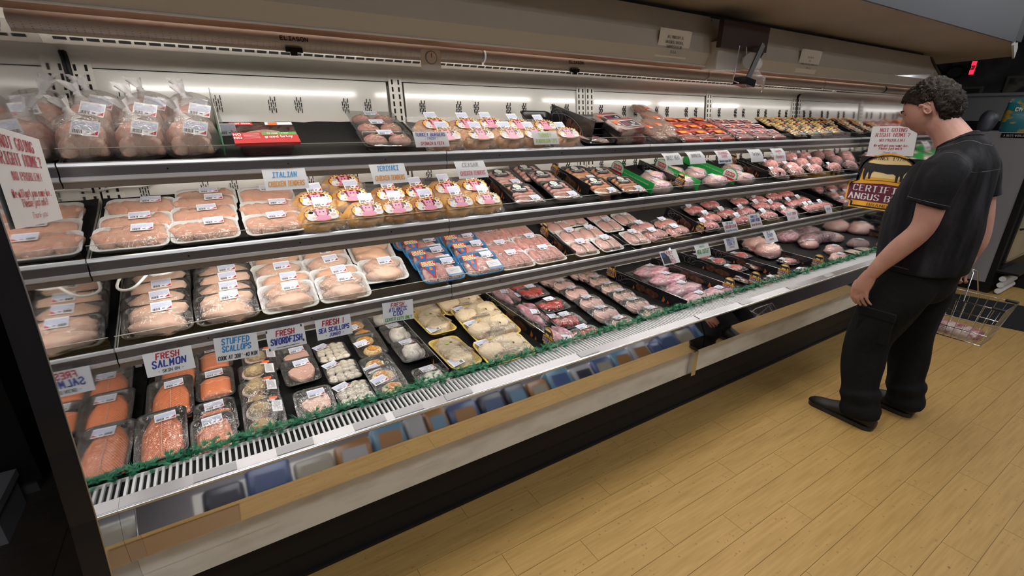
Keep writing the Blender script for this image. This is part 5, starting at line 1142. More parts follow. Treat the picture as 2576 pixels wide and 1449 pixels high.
def k_bacon():
    t = root('bacon_slab', 'bacon'); mb = MB(); mb.loft([[(x, y+.006*sin(x*40), z) for x, y, z in rrect(.21*f, .13*f, .02, z_)] for f, z_ in ((.9, 0), (1, .008), (1, .032), (.92, .042))], 0); mb.build('slab', ['bacon'], t)
    vs = [(x*1.03, y*1.05, z*1.06+.0005) for x, y, z in mb.v]; m2 = MB(); m2.v = vs; m2.f = mb.f; m2.m = mb.m; m2.sm = mb.sm; m2.build('vacuum_film', ['filmwrinkle'], t)
    mb = MB(); mb.box(-.118, -.100, -.06, .06, .0, .03); mb.build('black_end', ['blackgloss'], t)
    mb = MB(); mb.quad((-.045, -.04, 0), (.085, -.04, 0), (.085, .03, 0), (-.045, .03, 0), 0); mb.quad((-.041, -.036, .0004), (.081, -.036, .0004), (.081, .026, .0004), (-.041, .026, .0004), 1); mb.quad((-.036, -.028, .0008), (.01, -.028, .0008), (.01, .018, .0008), (-.036, .018, .0008), 2)
    text(mb, '0', .055, -.012, .022, 0, .2, z=.0012); text(mb, 'butler', .028, -.028, .010, 0, .18, .03, z=.0012); mb.build('brand_label', ['paper', 'blackink', 'maroon'], t, (0, 0, .0452))
    mb = MB(); mb.quad((-.09, .0, 0), (-.058, .0, 0), (-.058, .035, 0), (-.09, .035, 0), 0); mb.quad((-.085, -.012, 0), (-.062, -.012, 0), (-.062, .0, 0), (-.085, .0, 0), 1); mb.build('orange_sticker', ['orange', 'paper'], t, (0, 0, .0455)); return t
def k_ham():
    t = root('sliced_ham', 'ham'); tray(t, .20, .13, .018, 'foamblack')
    for i in range(6): put(t, 'ham_slice', 'ham', .05-.022*i, -.005+.003*i, .012+.003*i, 60+5*i, .055, .036, .004, 110+i, amp=.08)
    film(t, .20, .13, .018, .034, 'lidfilm', seed=6); mb = MB(); mb.quad((-.03, -.02, 0), (.03, -.02, 0), (.03, .02, 0), (-.03, .02, 0)); mb.build('brand_label', ['maroon'], t, (-.02, .0, .0365), (0, 0, R_(-50))); return t
def k_smoked():
    t = root('smoked_sausage', 'sausage'); 
    for q in (-1, 1):
        mb = MB(); mb.tube([(q*.022+.01*sin(k*.5), -.12+.03*k, .020+.004*sin(k)) for k in range(9)], [.009]+[.018]*7+[.009], 12); mb.build('sausage', ['smoked'], t)
    mb = MB(); mb.loft([[(x, y, z) for x, y, z in rrect(.11*f, .27*f, .03, z_)] for f, z_ in ((.95, 0), (1, .01), (.95, .036), (.8, .043))], 0); mb.build('wrapper', ['clearbag'], t)
    mb = MB(); mb.quad((-.02, .0, 0), (.02, .0, 0), (.02, .025, 0), (-.02, .025, 0), 0); mb.quad((-.015, -.012, 0), (.015, -.012, 0), (.015, .0, 0), (-.015, .0, 0), 1); mb.build('orange_sticker', ['orange', 'paper'], t, (0, .01, .046)); return t
def k_links(n_, m, w, d, c1, c2, sticker=True, along='x'):
    t = root('sausage_pack', 'sausage pack')
    for i in range(n_):
        mb = MB()
        mb.tube([(-w*.42, -d*.38+d*.76*i/(n_-1), .013), (-w*.36, -d*.38+d*.76*i/(n_-1), .014), (w*.36, -d*.38+d*.76*i/(n_-1), .014), (w*.42, -d*.38+d*.76*i/(n_-1), .013)], [.006, .0125, .0125, .006], 10); mb.build('sausage_link', [m], t)
    mb = MB(); nx, ny = 12, 10; vs = []; fs = []
    for j in range(ny+1):
        for i in range(nx+1):
            u, v = -1+2*i/nx, -1+2*j/ny; e = max(0, 1-abs(u)**6)*max(0, 1-abs(v)**6); vs.append((u*w/2, v*d/2, .004+.026*e+.002*sin(v*20)*e))
    for j in range(ny):
        for i in range(nx): a = j*(nx+1)+i; fs.append((a, a+1, a+nx+2, a+nx+1))
    mb.add(vs, fs, 0, True); mb.build('wrapper', ['filmwrinkle'], t)
    mb = MB(); mb.quad((-w*.32, .0, 0), (w*.32, .0, 0), (w*.32, d*.34, 0), (-w*.32, d*.34, 0), 0); mb.quad((-w*.26, d*.06, .0004), (w*.2, d*.06, .0004), (w*.2, d*.26, .0004), (-w*.26, d*.26, .0004), 1); mb.build('printed_label', [c1, c2], t, (0, 0, .0315))
    if sticker: mb = MB(); mb.quad((.0, -.012, 0), (.03, -.012, 0), (.03, .014, 0), (.0, .014, 0), 0); mb.quad((.004, -.022, 0), (.026, -.022, 0), (.026, -.012, 0), (.004, -.012, 0), 1); mb.build('orange_sticker', ['orange', 'paper'], t, (.01, .01, .0325))
    return t
def k_round(m, c1, c2):
    t = root('sausage_pack', 'sausage pack'); tray(t, .15, .115, .014, 'foamblack', r=.02)
    for i in range(4): put(t, 'sausage_round', m, -.048, -.036+.025*i, .008, 0, .022, .014, .018, 120+i, amp=.08)
    for i in range(3): put(t, 'sausage_round', m, -.015+.004*i, -.03+.028*i, .008, 20, .020, .014, .018, 125+i, amp=.08)
    mb = MB(); mb.quad((-.01, -.05, 0), (.068, -.05, 0), (.068, .045, 0), (-.01, .045, 0), 0); mb.quad((-.02, .038, .0003), (.07, .038, .0003), (.07, .05, .0003), (-.02, .05, .0003), 1); mb.quad((.04, .005, .0005), (.066, .005, .0005), (.066, .03, .0005), (.04, .03, .0005), 2); mb.quad((.044, -.008, .0005), (.066, -.008, .0005), (.066, .005, .0005), (.044, .005, .0005), 3)
    for q in range(3): mb.quad((0, -.04+q*.012, .0005), (.05, -.04+q*.012, .0005), (.05, -.035+q*.012, .0005), (0, -.035+q*.012, .0005), 4)
    mb.build('sleeve', [c1, c2, 'orange', 'paper', 'greyink'], t, (0, 0, .0275)); film(t, .15, .115, .014, .028, 'film', seed=9, p=5); return t
def fillet(t, name, w0, w1, L, h, m, y0=0):
    mb = MB(); nx, ny = 12, 18; vs = []; fs = []
    for j in range(ny+1):
        v = j/ny; w = (w0+(w1-w0)*max(0, (v-.55)/.45)**1.5)
        for i in range(nx+1):
            u = -1+2*i/nx; ee = min(1, 2.2*(1-abs(u)))**.5*min(1, 9*v+.25)**.4*min(1, 7*(1-v)+.15)**.5
            vs.append((u*w/2, -L/2+L*v, .004+h*ee*(1-.12*abs(u))-.002*math.exp(-(u/.05)**2)))
    for j in range(ny):
        for i in range(nx): a = j*(nx+1)+i; fs.append((a, a+1, a+nx+2, a+nx+1))
    edge = [i for i in range(nx+1)]+[j*(nx+1)+nx for j in range(1, ny+1)]+[ny*(nx+1)+i for i in range(nx-1, -1, -1)]+[j*(nx+1) for j in range(ny-1, 0, -1)]
    n0 = len(vs); vs += [(vs[e][0], vs[e][1], .002) for e in edge]; q = len(edge)
    fs += [(edge[k], n0+k, n0+(k+1) % q, edge[(k+1) % q]) for k in range(q)]; mb.add(vs, fs, 0, True); o = mb.build(name, [m], t, (0, y0, .004)); return o
def k_salmon():
    t = root('salmon_tray', 'fish tray'); tray(t, .150, .265, .026, 'foamblack', r=.03); o = fillet(t, 'salmon_fillet', .122, .058, .238, .018, 'salmon', -.004)
    mb = MB(); mb.tube([(0.001*sin(k*2), -.108+.0120*k, .0225) for k in range(18)], .0011, 5); mb.build('centre_line', ['fat'], o)
    film(t, .150, .265, .026, .0285, seed=11); plabel(t, .012, .082, .0300, 3); return t
def k_salmonp():
    t = root('salmon_tray', 'fish tray'); tray(t, .136, .21, .026, 'foamblack', r=.028); o = fillet(t, 'salmon_portion', .112, .106, .125, .026, 'salmonside', -.018)
    mb = MB(); mb.tube([(-.05+.006*k, .02+.004*sin(k), .029) for k in range(17)], .001, 5); mb.build('centre_line', ['fat'], o)
    film(t, .136, .21, .026, .0345, seed=12); plabel(t, .0, .062, .0335, 2); return t
def k_stuffed():
    t = root('stuffed_scallop_tray', 'fish tray'); tray(t, .136, .205, .026, 'foamblack', r=.026)
    for q in (-1, 1):
        vs, fs = lump(.044, .044, .010, 130, amp=.10, nu=24, flat=.9); mb = MB(); mb.add(vs, fs, 0, True); o = mb.build('scallop_shell', ['shell'], t, (-.016, q*.046-.004, .010)); vs, fs = lump(.039, .037, .022, 133+q, amp=.10, nu=18, flat=.3); mb = MB(); mb.add(vs, fs, 0, True); mb.build('stuffing', ['stuffing'], o, (.004, 0, .008))
    film(t, .136, .205, .026, .043, seed=13); mb = MB(); mb.quad((-.017, -.032, 0), (.017, -.032, 0), (.017, .032, 0), (-.017, .032, 0), 0)
    for q in range(14): mb.quad((-.013, .026-q*.0037, .0003), (.012, .026-q*.0037, .0003), (.012, .0272-q*.0037, .0003), (-.013, .0272-q*.0037, .0003), 1)
    mb.build('cooking_label', ['paper', 'greyink'], t, (.046, .025, .038), (0, R_(12), R_(-3))); mb = MB(); mb.quad((-.012, -.008, 0), (.016, -.008, 0), (.016, .008, 0), (-.012, .008, 0), 0); mb.quad((-.016, -.016, 0), (.010, -.016, 0), (.010, -.008, 0), (-.016, -.008, 0), 1); mb.build('orange_sticker', ['orange', 'paper'], t, (.036, .086, .031), (0, 0, R_(-12))); return t
def k_sword():
    t = root('swordfish_tray', 'fish tray'); tray(t, .142, .19, .024, 'foamblack', r=.026); mb = MB()
    P = [(-.052, .018), (-.035, .034), (.0, .046), (.035, .056), (.048, .040), (.052, .0), (.040, -.040), (.012, -.062), (-.008, -.066), (-.030, -.045), (-.048, -.012)]
    mb.loft([[(x*.97, y*.97, 0) for x, y in P], [(x, y, .004) for x, y in P], [(x, y, .014) for x, y in P], [(x*.95, y*.95, .019) for x, y in P]], 0); mb.build('swordfish_steak', ['swordfish'], t, (.004, -.008, .006))
    film(t, .142, .19, .024, .0275, seed=14); plabel(t, .012, .048, .0290, 2); return t
def k_scallops():
    t = root('sea_scallop_tray', 'fish tray'); tray(t, .142, .175, .026, 'foamblack', r=.026); r = random.Random(3)
    for i in range(4):
        for j in range(5): put(t, 'scallop', 'scallop', -.045+.030*i+r.uniform(-.005, .005), -.062+.031*j+r.uniform(-.004, .004), .012+r.uniform(0, .008), r.uniform(0, 180), .021, .018, .013, 140+(i*5+j) % 7, amp=.15, nu=10, nv=6)
    film(t, .142, .175, .026, .039, seed=15); plabel(t, -.038, .052, .0375, 22); return t
def k_codcake():
    t = root('cod_cake_tray', 'fish tray'); tray(t, .136, .205, .026, 'foamblack', r=.026)
    for q in (-1, 1):
        vs, fs = lump(.042, .037, .018, 150+q, amp=.07, nu=20, nv=8, flat=.5); mb = MB(); mb.add(vs, fs, 0, True); o = mb.build('cod_cake', ['cake'], t, (-.004-q*.006, q*.044-.006, .008)); vs, fs = lump(.026, .020, .006, 155+q, amp=.35, nu=18, nv=6, flat=.5); mb = MB(); mb.add(vs, fs, 0, True); mb.build('orange_topping', [MATS.get('topping') or mat('topping', (.60,.19,.02), .5, n=((.66,.36,.07), 90., .45, .6), bump=.5, bs=120.)], o, (.002, .0, .0215))
    film(t, .136, .205, .026, .037, seed=16); plabel(t, -.034, .000, .0385, 14); return t
def k_cod():
    t = root('cod_tray', 'fish tray'); tray(t, .142, .19, .026, 'foamblack', r=.026); put(t, 'cod_piece', 'cod', 0, -.012, .008, 70, .064, .044, .034, 160, amp=.28, flat=.3, nu=14); put(t, 'cod_piece', 'cod', .02, -.03, .006, 20, .045, .034, .022, 162, amp=.25)
    film(t, .142, .19, .026, .046, 'filmwrinkle', seed=17); plabel(t, -.004, .050, .0425, 4, -6); return t
def k_yellow(w, d, n_):
    t = root('yellow_chicken_tray', 'meat tray'); tray(t, w, d, .030, 'foamyellow', r=.034)
    if n_ == 2: S_ = [(-.062, .0, .066, .072, .042, 0), (.055, .02, .070, .062, .044, 40), (.01, -.040, .080, .044, .034, 8), (.015, .052, .070, .040, .034, 170), (.085, -.035, .042, .042, .03, 0)]
    else: S_ = [(-.085, .006, .055, .058, .034, 20), (-.022, -.018, .060, .050, .033, 60), (.035, .018, .058, .052, .034, 10), (.092, -.008, .052, .054, .033, 90)]
    for i, (x, y, a, b_, c_, yw) in enumerate(S_): put(t, 'chicken_piece', 'skin_yellow', x, y, .010, yw, a, b_, c_, 170+i+n_*7, amp=.34, fs=1.3, flat=.3, top=.72)
    top = .052 if n_ == 2 else .046
    film(t, w, d, .030, top, 'filmwrinkle', seed=18); 
    plabel(t, -w*.34, d*.28, top-.006, 4, -10, w=.066, h=.058); mb = MB()
    text(mb, 'Bell Evans', 0, 0, .014, 0, .14, .085, True, slant=.15); 
    for q in range(3): mb.quad((-.055, -.008-q*.006, 0), (.05, -.008-q*.006, 0), (.05, -.0055-q*.006, 0), (-.055, -.0055-q*.006, 0), 0)
    mb.quad((-.068, -.018, 0), (-.060, -.018, 0), (-.060, -.010, 0), (-.068, -.010, 0), 1); mb.build('printed_lettering', ['blackink', 'red'], t, (-.015, -d*.24, top+.001))
    mb = MB(); mb.quad((-.024, -.020, 0), (.024, -.020, 0), (.024, .020, 0), (-.024, .020, 0), 0)
    for q in range(6): mb.quad((-.018, .013-q*.006, .0003), (.018, .013-q*.006, .0003), (.018, .0145-q*.006, .0003), (-.018, .0145-q*.006, .0003), 1)
    mb.add([(-.042+.011*cos(2*pi*k/12), .008+.011*sin(2*pi*k/12), 0) for k in range(12)], [tuple(range(12))], 2); mb.quad((-.046, -.018, 0), (-.034, -.018, 0), (-.034, -.006, 0), (-.046, -.006, 0), 3)
    mb.build('nutrition_label', ['fat', 'blackink', 'limeink', 'blackink'], t, (w*.32, d*.02, top-.002), (0, R_(6), 0)); return t
def vac(name, cat, pieces, w, d, top, lab, m='porkvac'):
    t = root(name, cat)
    for i, (x, y, yw, a, b_, c_) in enumerate(pieces): put(t, 'meat_piece', m, x, y, .004, yw, a, b_, c_, 180+i, amp=.2)
    mb = MB(); nx, ny = 16, 14; vs = []; fs = []
    for j in range(ny+1):
        for i in range(nx+1):
            u, v = -1+2*i/nx, -1+2*j/ny; e = max(0, 1-abs(u)**2.5)*max(0, 1-abs(v)**2.5); vs.append((u*w/2, v*d/2, .003+(top-.003)*e+.004*nz(u*4, v*4, 9)))
    for j in range(ny):
        for i in range(nx): a = j*(nx+1)+i; fs.append((a, a+1, a+nx+2, a+nx+1))
    mb.add(vs, fs, 0, True); mb.build('vacuum_film', ['filmwrinkle'], t)
    for x, y, yw in lab: plabel(t, x, y, top+.003, yw)
    return t
def k_red():
    t = root('stew_meat_tray', 'meat tray'); tray(t, .18, .14, .026, 'foamblack'); r = random.Random(5)
    for i in range(9): put(t, 'meat_strip', 'redmeat', -.055+.0135*i, r.uniform(-.01, .01), .010+r.uniform(0, .008), r.uniform(60, 130), .045, .016, .018, 190+i, amp=.3, nu=10, nv=6)
    film(t, .18, .14, .026, .044, 'film', seed=19, p=4); plabel(t, .005, .045, .045, 2, -4); return t
def k_porkstack(stuffed=False):
    t = root('pork_chop_tray', 'meat tray'); tray(t, .165, .155, .022, 'foamblack')
    for i, (x, yw) in enumerate(((-.034, 80), (.034, 100))):
        vs, fs = lump(.052, .042, .024, 200+i, amp=.12, flat=.5, taper=.15); mb = MB(); mb.add(vs, fs, 0, True); o = mb.build('pork_chop', ['pork'], t, (x, -.012, .012), (0, 0, R_(yw)))
        mb = MB(); mb.tube([(.048*cos(pi*k/10), .038*sin(pi*k/10), .026) for k in range(1, 10)], .004, 6); mb.build('fat_rim', ['fat'], o)
        if stuffed: mb = MB(); mb.tube([(-.028+.0056*k, .009*sin(k*.9)+.003*sin(k*2.3), .0335) for k in range(11)], [.002, .005, .0035, .006, .004, .0055, .0035, .006, .0045, .005, .002], 7); mb.build('green_filling', ['stuffgreen'], o)
    film(t, .165, .155, .022, .052, 'filmwrinkle', seed=21, p=3.2); plabel(t, .0, .040, .050, 3, -14); return t
def k_steak():
    t = root('steak_tray', 'meat tray'); tray(t, .17, .14, .02, 'foamblack'); vs, fs = lump(.066, .046, .018, 210, amp=.2, flat=.7); mb = MB(); mb.add(vs, fs, 0, True); o = mb.build('steak', ['beef'], t, (0, -.005, .010), (0, 0, R_(12)))
    mb = MB(); mb.tube([(.064*cos(pi*k/10), .045*sin(pi*k/10), .016) for k in range(0, 11)], .006, 6); mb.build('fat_rim', ['fat'], o); film(t, .17, .14, .02, .036, seed=22); plabel(t, -.03, .035, .0365, 4); return t
def k_blob(n_, m, a, b_, c_, extra=None):
    t = root(n_, 'roast'); put(t, 'meat', m, 0, 0, .004, 8, a, b_, c_, 220, amp=.2, flat=.5); put(t, 'wrap', 'filmwrinkle', 0, 0, .0, 8, a*1.08, b_*1.1, c_*1.1, 220, amp=.2, flat=.5)
    if extra == 'band':
        mb = MB(); mb.tube([(a*.42, 0, c_*.62), (a*.72, 0, c_*.56)], b_*.80, 18, 0); mb.build('blue_band', [MATS.get('bluewrap') or mat('bluewrap', (.03,.035,.16), .35, bump=.6, bs=30.)], t)
    else: plabel(t, 0, .0, c_*1.62, 10)
    return t
def k_butter():
    t = root('pale_tray', 'tray'); tray(t, .15, .15, .026, 'foamblack'); mb = MB(); mb.loft([rrect(.13, .13, .02, .006), rrect(.13, .13, .02, .024)], 0); mb.build('pale_slices', ['skin_yellow'], t); film(t, .15, .15, .026, .028); return t
KINDS = {
 'tender_tray': [k_tender(0), k_tender(1)], 'breast_tray_black': [k_breast('foamblack', 0), k_breast('foamblack', 1)], 'breast_tray_white': [k_breast('foam', 0, 'chicken'), k_breast('foam', 1, 'chickenpale')],
 'blue_tray': [k_blue()], 'thigh_tray': [k_thigh(0), k_thigh(3)], 'chop_tray_white': [k_chopw(0), k_chopw(5)], 'chop_tray_black': [k_chopb()], 'beef_tray': [k_beef(0), k_beef(1), k_beef(2)],
 'sausage_tray': [k_sausage('sausage')], 'sausage_tray_spicy': [k_sausage('sausageorange')], 'veal_pack': [k_veal()], 'marinated_bag': [k_bag('marinade'), k_bag('marinadedark'), k_bag('turkeybag')],
 'chicken_bag': [k_chickenbag()], 'ground_turkey_pack': [k_ground()], 'burger_tray': [k_burger()], 'bacon_slab': [k_bacon()], 'sliced_ham': [k_ham()], 'smoked_sausage': [k_smoked()],
 'hot_dog_pack': [k_links(5, 'hotdog', .15, .15, 'redprint', 'gold')], 'salami_pack': [k_links(6, 'salami', .155, .14, 'paper', 'maroon')], 'potato_pack': [k_round('onion', 'blackink', 'gold')], 'dark_pack': [k_round('darksaus', 'blackink', 'red')],
 'salmon_tray': [k_salmon()], 'salmon_portion': [k_salmonp()], 'stuffed_scallop_tray': [k_stuffed()], 'swordfish_tray': [k_sword()], 'scallop_tray': [k_scallops()], 'cod_cake_tray': [k_codcake()], 'cod_tray': [k_cod()],
 'yellow_tray': [k_yellow(.26, .20, 2)], 'yellow_tray_long': [k_yellow(.30, .155, 4)], 'tenderloin_bag': [vac('pork_tenderloin', 'pork', [(-.03, 0, 88, .15, .028, .03), (.03, .01, 92, .15, .028, .03)], .15, .36, .046, [(-.02, -.03, 70), (.03, -.12, 80)])],
 'red_meat_tray': [k_red()], 'pork_stack': [k_porkstack()], 'stuffed_chop_tray': [k_porkstack(True)], 'rib_bag': [vac('pork_ribs', 'pork', [(0, 0, 0, .15, .09, .036), (.06, -.02, 20, .08, .06, .03)], .34, .21, .052, [(.01, .03, 10)])],
 'steak_tray': [k_steak()], 'pork_roast': [k_blob('pork_roast', 'pork', .10, .07, .045)], 'strip_loin': [k_blob('strip_loin', 'porkvac', .17, .09, .06)], 'dark_roast': [k_blob('netted_roast', 'darknet', .21, .075, .06, 'band')], 'round_roast': [k_blob('round_roast', 'pork', .12, .10, .07)], 'butter_tray': [k_butter()],
}
EXT = {'ground_turkey_pack': 14, 'burger_tray': 8, 'chicken_bag': 6, 'bacon_slab': 12, 'smoked_sausage': 8, 'breast_tray_black': 14, 'breast_tray_white': 14, 'tender_tray': 6, 'blue_tray': 12, 'salmon_tray': 6, 'salmon_portion': 6, 'stuffed_scallop_tray': 7, 'swordfish_tray': 5, 'cod_cake_tray': 7, 'cod_tray': 4, 'beef_tray': 8, 'sausage_tray': 8, 'sausage_tray_spicy': 8, 'marinated_bag': 8, 'pork_stack': 8, 'stuffed_chop_tray': 8, 'yellow_tray': 8, 'red_meat_tray': 6, 'potato_pack': 12, 'dark_pack': 12, 'salami_pack': 8, 'hot_dog_pack': 8, 'thigh_tray': 4, 'chop_tray_white': 6, 'chop_tray_black': 4}
ORD = ['frontmost', 'second from the front', 'third from the front', 'fourth from the front', 'fifth from the front', 'sixth from the front', 'seventh from the front', 'rearmost']
used = {}
ri = random.Random(31)
for kind, s, desc, grp, rows_ in ITEMS:
    protos = KINDS[kind]; pitch = math.atan(SH[s][1])
    for i, (x, y, yw, lf) in enumerate(rows_):
        v = (i+int(x*10)) % len(protos)
        if kind == 'marinated_bag': v = 2 if s == 'T' else (1 if .6 < x < .85 else 0)
        if kind == 'beef_tray': v = 2 if s == 'M' else (i+int(x*5)) % 2
        p = protos[v]; d = max([c.dimensions.y for c in p.children if c.type == 'MESH'] or [.15])
        ext = R_(EXT.get(kind, 0)+ri.uniform(-1, 1)*(1 if kind in EXT else 0)); half = .075 if kind not in ('salmon_tray',) else .132
        if kind in ('salmon_portion', 'stuffed_scallop_tray', 'cod_cake_tray', 'swordfish_tray', 'cod_tray', 'sausage_tray', 'sausage_tray_spicy', 'yellow_tray'): half = .1
        z = sz(s, y)+.003+half*sin(ext)+lf
        rot = (Matrix.Rotation(pitch+ext, 3, 'X')@Matrix.Rotation(R_(yw+ri.uniform(-2, 2)), 3, 'Z')).to_euler()
        lab = desc if len(rows_) == 1 else f'{desc}, {ORD[i]}'
        if (id(p)) not in used:
            used[id(p)] = 1; p.location = (x, y, z); p.rotation_euler = rot; p['label'] = lab; p['group'] = grp
        else: dup(p, (x, y, z), rot, lab, grp)
for kind, ps in KINDS.items():
    for p in ps:
        if id(p) not in used:
            for ch in list(p.children_recursive): bpy.data.objects.remove(ch)
            bpy.data.objects.remove(p)
# empty black trays on the top shelf
t = thing('black_tray', 'empty black tray propped at the back behind the swirl divider', 'tray', (1.60, 2.27, 1.575), (R_(25), 0, 0)); tray(t, .2, .15, .03, 'foamblack')
t = thing('black_tray', 'stack of clear lidded black trays under the bacon', 'tray', (1.78, 2.06, 1.505), (R_(14), 0, 0)); tray(t, .2, .16, .03, 'foamblack'); film(t, .2, .16, .03, .034, 'lidfilm')
for q in (1, 2):
    t2 = thing('black_tray', ['', 'second lidded black tray up in the stack by the bacon', 'topmost lidded black tray in the stack by the bacon'][q], 'tray', (1.78+.02*q, 2.07, 1.505+.032*q), (R_(14), 0, R_(4*q))); tray(t2, .2, .16, .028, 'foamblack'); film(t2, .2, .16, .028, .032, 'lidfilm')
# ------------------------------------------------ the customer
mat('skin', (.40,.195,.150), .5, n=((.46,.24,.185), 14., .35, .65), bump=.12, bs=70.)
mat('shirt', (.006,.0055,.007), .9, n=((.034,.032,.038), 5., .48, .78, (2.6, 2.6, .35)), bump=.7, bs=16., spec=.2)
mat('trousers', (.0055,.0055,.006), .9, bump=.5, bs=25., spec=.2); mat('shoe', (.006,.0055,.006), .5, bump=.1, bs=60.)
mat('hair', (.011,.0065,.004), .6, n=((.030,.020,.014), 30., .5, .75), bump=.6, bs=120., spec=.2); mat('greyhair', (.09,.072,.058), .45); mat('stitch', (.11,.105,.115), .8)
def etube(mb, P, n=20, ref=(1, 0, 0), jag=0., seed=0):
    """P: (x, y, z, ra, rb): ra along ref, rb across it"""
    rings = []; ref = Vector(ref)
    for i, p in enumerate(P):
        c = Vector(p[:3]); a = Vector(P[max(i-1, 0)][:3]); b_ = Vector(P[min(i+1, len(P)-1)][:3]); t = (b_-a).normalized()
        u = (ref-t*ref.dot(t)).normalized(); v = t.cross(u)
        rg_ = []
        for k in range(n):
            th = 2*pi*k/n; f = 1+jag*nz(cos(th)*1.6+seed, sin(th)*1.6, c.z*5+seed*2)
            rg_.append(c+(u*cos(th)*p[3]+v*sin(th)*p[4])*f)
        rings.append(rg_)
    mb.loft(rings, 0)
def smoothP(P, m=4):
    Q = []
    for i in range(len(P)-1):
        a, b_, c, d = [Vector(P[min(max(j, 0), len(P)-1)]+(0,)*0) if False else P[min(max(j, 0), len(P)-1)] for j in (i-1, i, i+1, i+2)]
        for q in range(m):
            u = q/m; Q.append(tuple(.5*((2*b_[k])+(c[k]-a[k])*u+(2*a[k]-5*b_[k]+4*c[k]-d[k])*u*u+(3*b_[k]-a[k]-3*c[k]+d[k])*u**3) for k in range(5)))
    Q.append(P[-1]); return Q
def remesh(o, vs, it=4):
    r = o.modifiers.new('join', 'REMESH'); r.mode = 'VOXEL'; r.voxel_size = vs; r.use_smooth_shade = True
    s_ = o.modifiers.new('soft', 'SMOOTH'); s_.iterations = it; s_.factor = .5
person = thing('person', 'man in black T-shirt and black trousers looking down into the meat case', 'person', (3.0, .85, 0))
OFF = (-3.0, -.85, 0)
def pbuild(mb, name, mats): o = mb.build(name, mats, person); o.location = OFF; return o
b = MB()
HC = Vector((3.0, .985, 1.652)); TH = R_(-30)
def head_pt(p): x, y, z = p; return HC+Vector((x, y*cos(TH)-z*sin(TH), y*sin(TH)+z*cos(TH)))
def g2(dx, dz, sx, sz_): return math.exp(-(dx/sx)**2-(dz/sz_)**2)
nu, nv_ = 56, 44; vs = []; fs = []
for j in range(nv_+1):
    ph = -pi/2+pi*j/nv_
    for i in range(nu):
        th = 2*pi*i/nu; cx_, cy_, cz_ = cos(ph)*cos(th), cos(ph)*sin(th), sin(ph)
        x, y, z = .076*cx_, (.094 if cy_ > 0 else .100)*cy_, .118*cz_
        if z < 0 and y < 0: y *= 1-.25*(-z/.118)
        if z < 0: x *= 1-.22*(-z/.118)**1.5
        if cy_ > 0:
            d = .030*g2(x, z+.020, .012, .024)*(1 if True else 0)+.006*g2(x, z-.030, .05, .010)-.009*(g2(x-.032, z-.010, .014, .012)+g2(x+.032, z-.010, .014, .012))
            d += .008*g2(x, z+.062, .024, .007)+.007*g2(x, z+.074, .022, .006)-.004*g2(x, z+.068, .024, .003)+.014*g2(x, z+.100, .026, .016)+.006*(g2(x-.042, z+.030, .02, .02)+g2(x+.042, z+.030, .02, .02))
            y += d
        vs.append(head_pt((x, y, z)))
for j in range(nv_):
    for i in range(nu): a = j*nu+i; c = j*nu+(i+1) % nu; fs.append((a, c, c+nu, a+nu))
b.add(vs, fs, 0, True)
for s in (-1, 1):   # ears: rim and lobe
    R2 = [head_pt((s*(.076+.008*sin(pi*k/11)), -.012-.014*cos(-.6+k*.45), -.012+.030*sin(-.9+k*.36))) for k in range(10)]
    b.tube(R2, .0062, 8); b.tube([head_pt((s*.070, -.010, .004)), head_pt((s*.082, -.014, -.004)), head_pt((s*.079, -.006, -.034))], [.012, .009, .006], 8)
etube(b, smoothP([(3.0, .80, 1.42, .12, .09), (3.0, .835, 1.49, .082, .075), (3.0, .875, 1.545, .064, .066), (3.0, .93, 1.60, .060, .064), (3.0, .96, 1.64, .055, .06)]), 20)
etube(b, smoothP([(3.0, .82, .84, .17, .13), (3.0, .825, 1.0, .165, .14), (3.0, .83, 1.12, .17, .15), (3.0, .82, 1.28, .18, .135), (3.0, .80, 1.40, .175, .10), (3.0, .81, 1.455, .12, .08)]), 24)
etube(b, smoothP([(2.83, .79, 1.40, .055, .06), (2.775, .79, 1.36, .055, .06), (2.745, .785, 1.25, .047, .056), (2.735, .79, 1.13, .042, .048), (2.725, .85, 1.02, .040, .047), (2.720, .905, .92, .030, .036), (2.718, .925, .870, .024, .030)]), 18)
def hand(wx, wy, wz, s, fx=1, closed=False):
    """hanging hand: back of the hand outwards (-fx side), fingers spread along y"""
    etube(b, [(wx, wy, wz+.02, .022, .030), (wx, wy+.010, wz-.015, .020, .036), (wx+fx*.002, wy+.020, wz-.05, .016, .040), (wx+fx*.004, wy+.027, wz-.080, .0135, .039), (wx+fx*.006, wy+.027, wz-.092, .009, .035)], 16)
    for i, (dy, ln) in enumerate(((.059, .95), (.038, 1.06), (.016, .98), (-.006, .78))):
        y = wy+dy; z = wz-.088+(.004 if i in (1, 2) else -.0); r = .0095 if i < 3 else .0082
        c = 1.5 if closed else 1.
        P = [(wx+fx*.002, y-.002, z+.03), (wx+fx*.003, y, z), (wx+fx*(.006*c), y-.004, z-.038*ln), (wx+fx*(.018*c), y-.014, z-.062*ln), (wx+fx*(.030*c), y-.024, z-.045*ln if closed else z-.078*ln)]
        b.tube([Vector(p) for p in P], [r, r*1.02, r*.92, r*.86, r*.68], 8)
    P = [(wx+fx*.006, wy+.030, wz-.02), (wx+fx*.016, wy+.056, wz-.045), (wx+fx*.022, wy+.066, wz-.072), (wx+fx*.028, wy+.062, wz-.098)]
    b.tube([Vector(p) for p in P], [.013, .0125, .0108, .008], 8)
hand(2.717, .928, .858, 1)
etube(b, smoothP([(3.17, .79, 1.40, .055, .06), (3.23, .78, 1.36, .055, .06), (3.265, .755, 1.25, .047, .056), (3.285, .725, 1.13, .042, .048), (3.290, .715, 1.02, .040, .047), (3.292, .720, .95, .029, .036)]), 18)
hand(3.293, .715, .935, 1, fx=-1, closed=True)
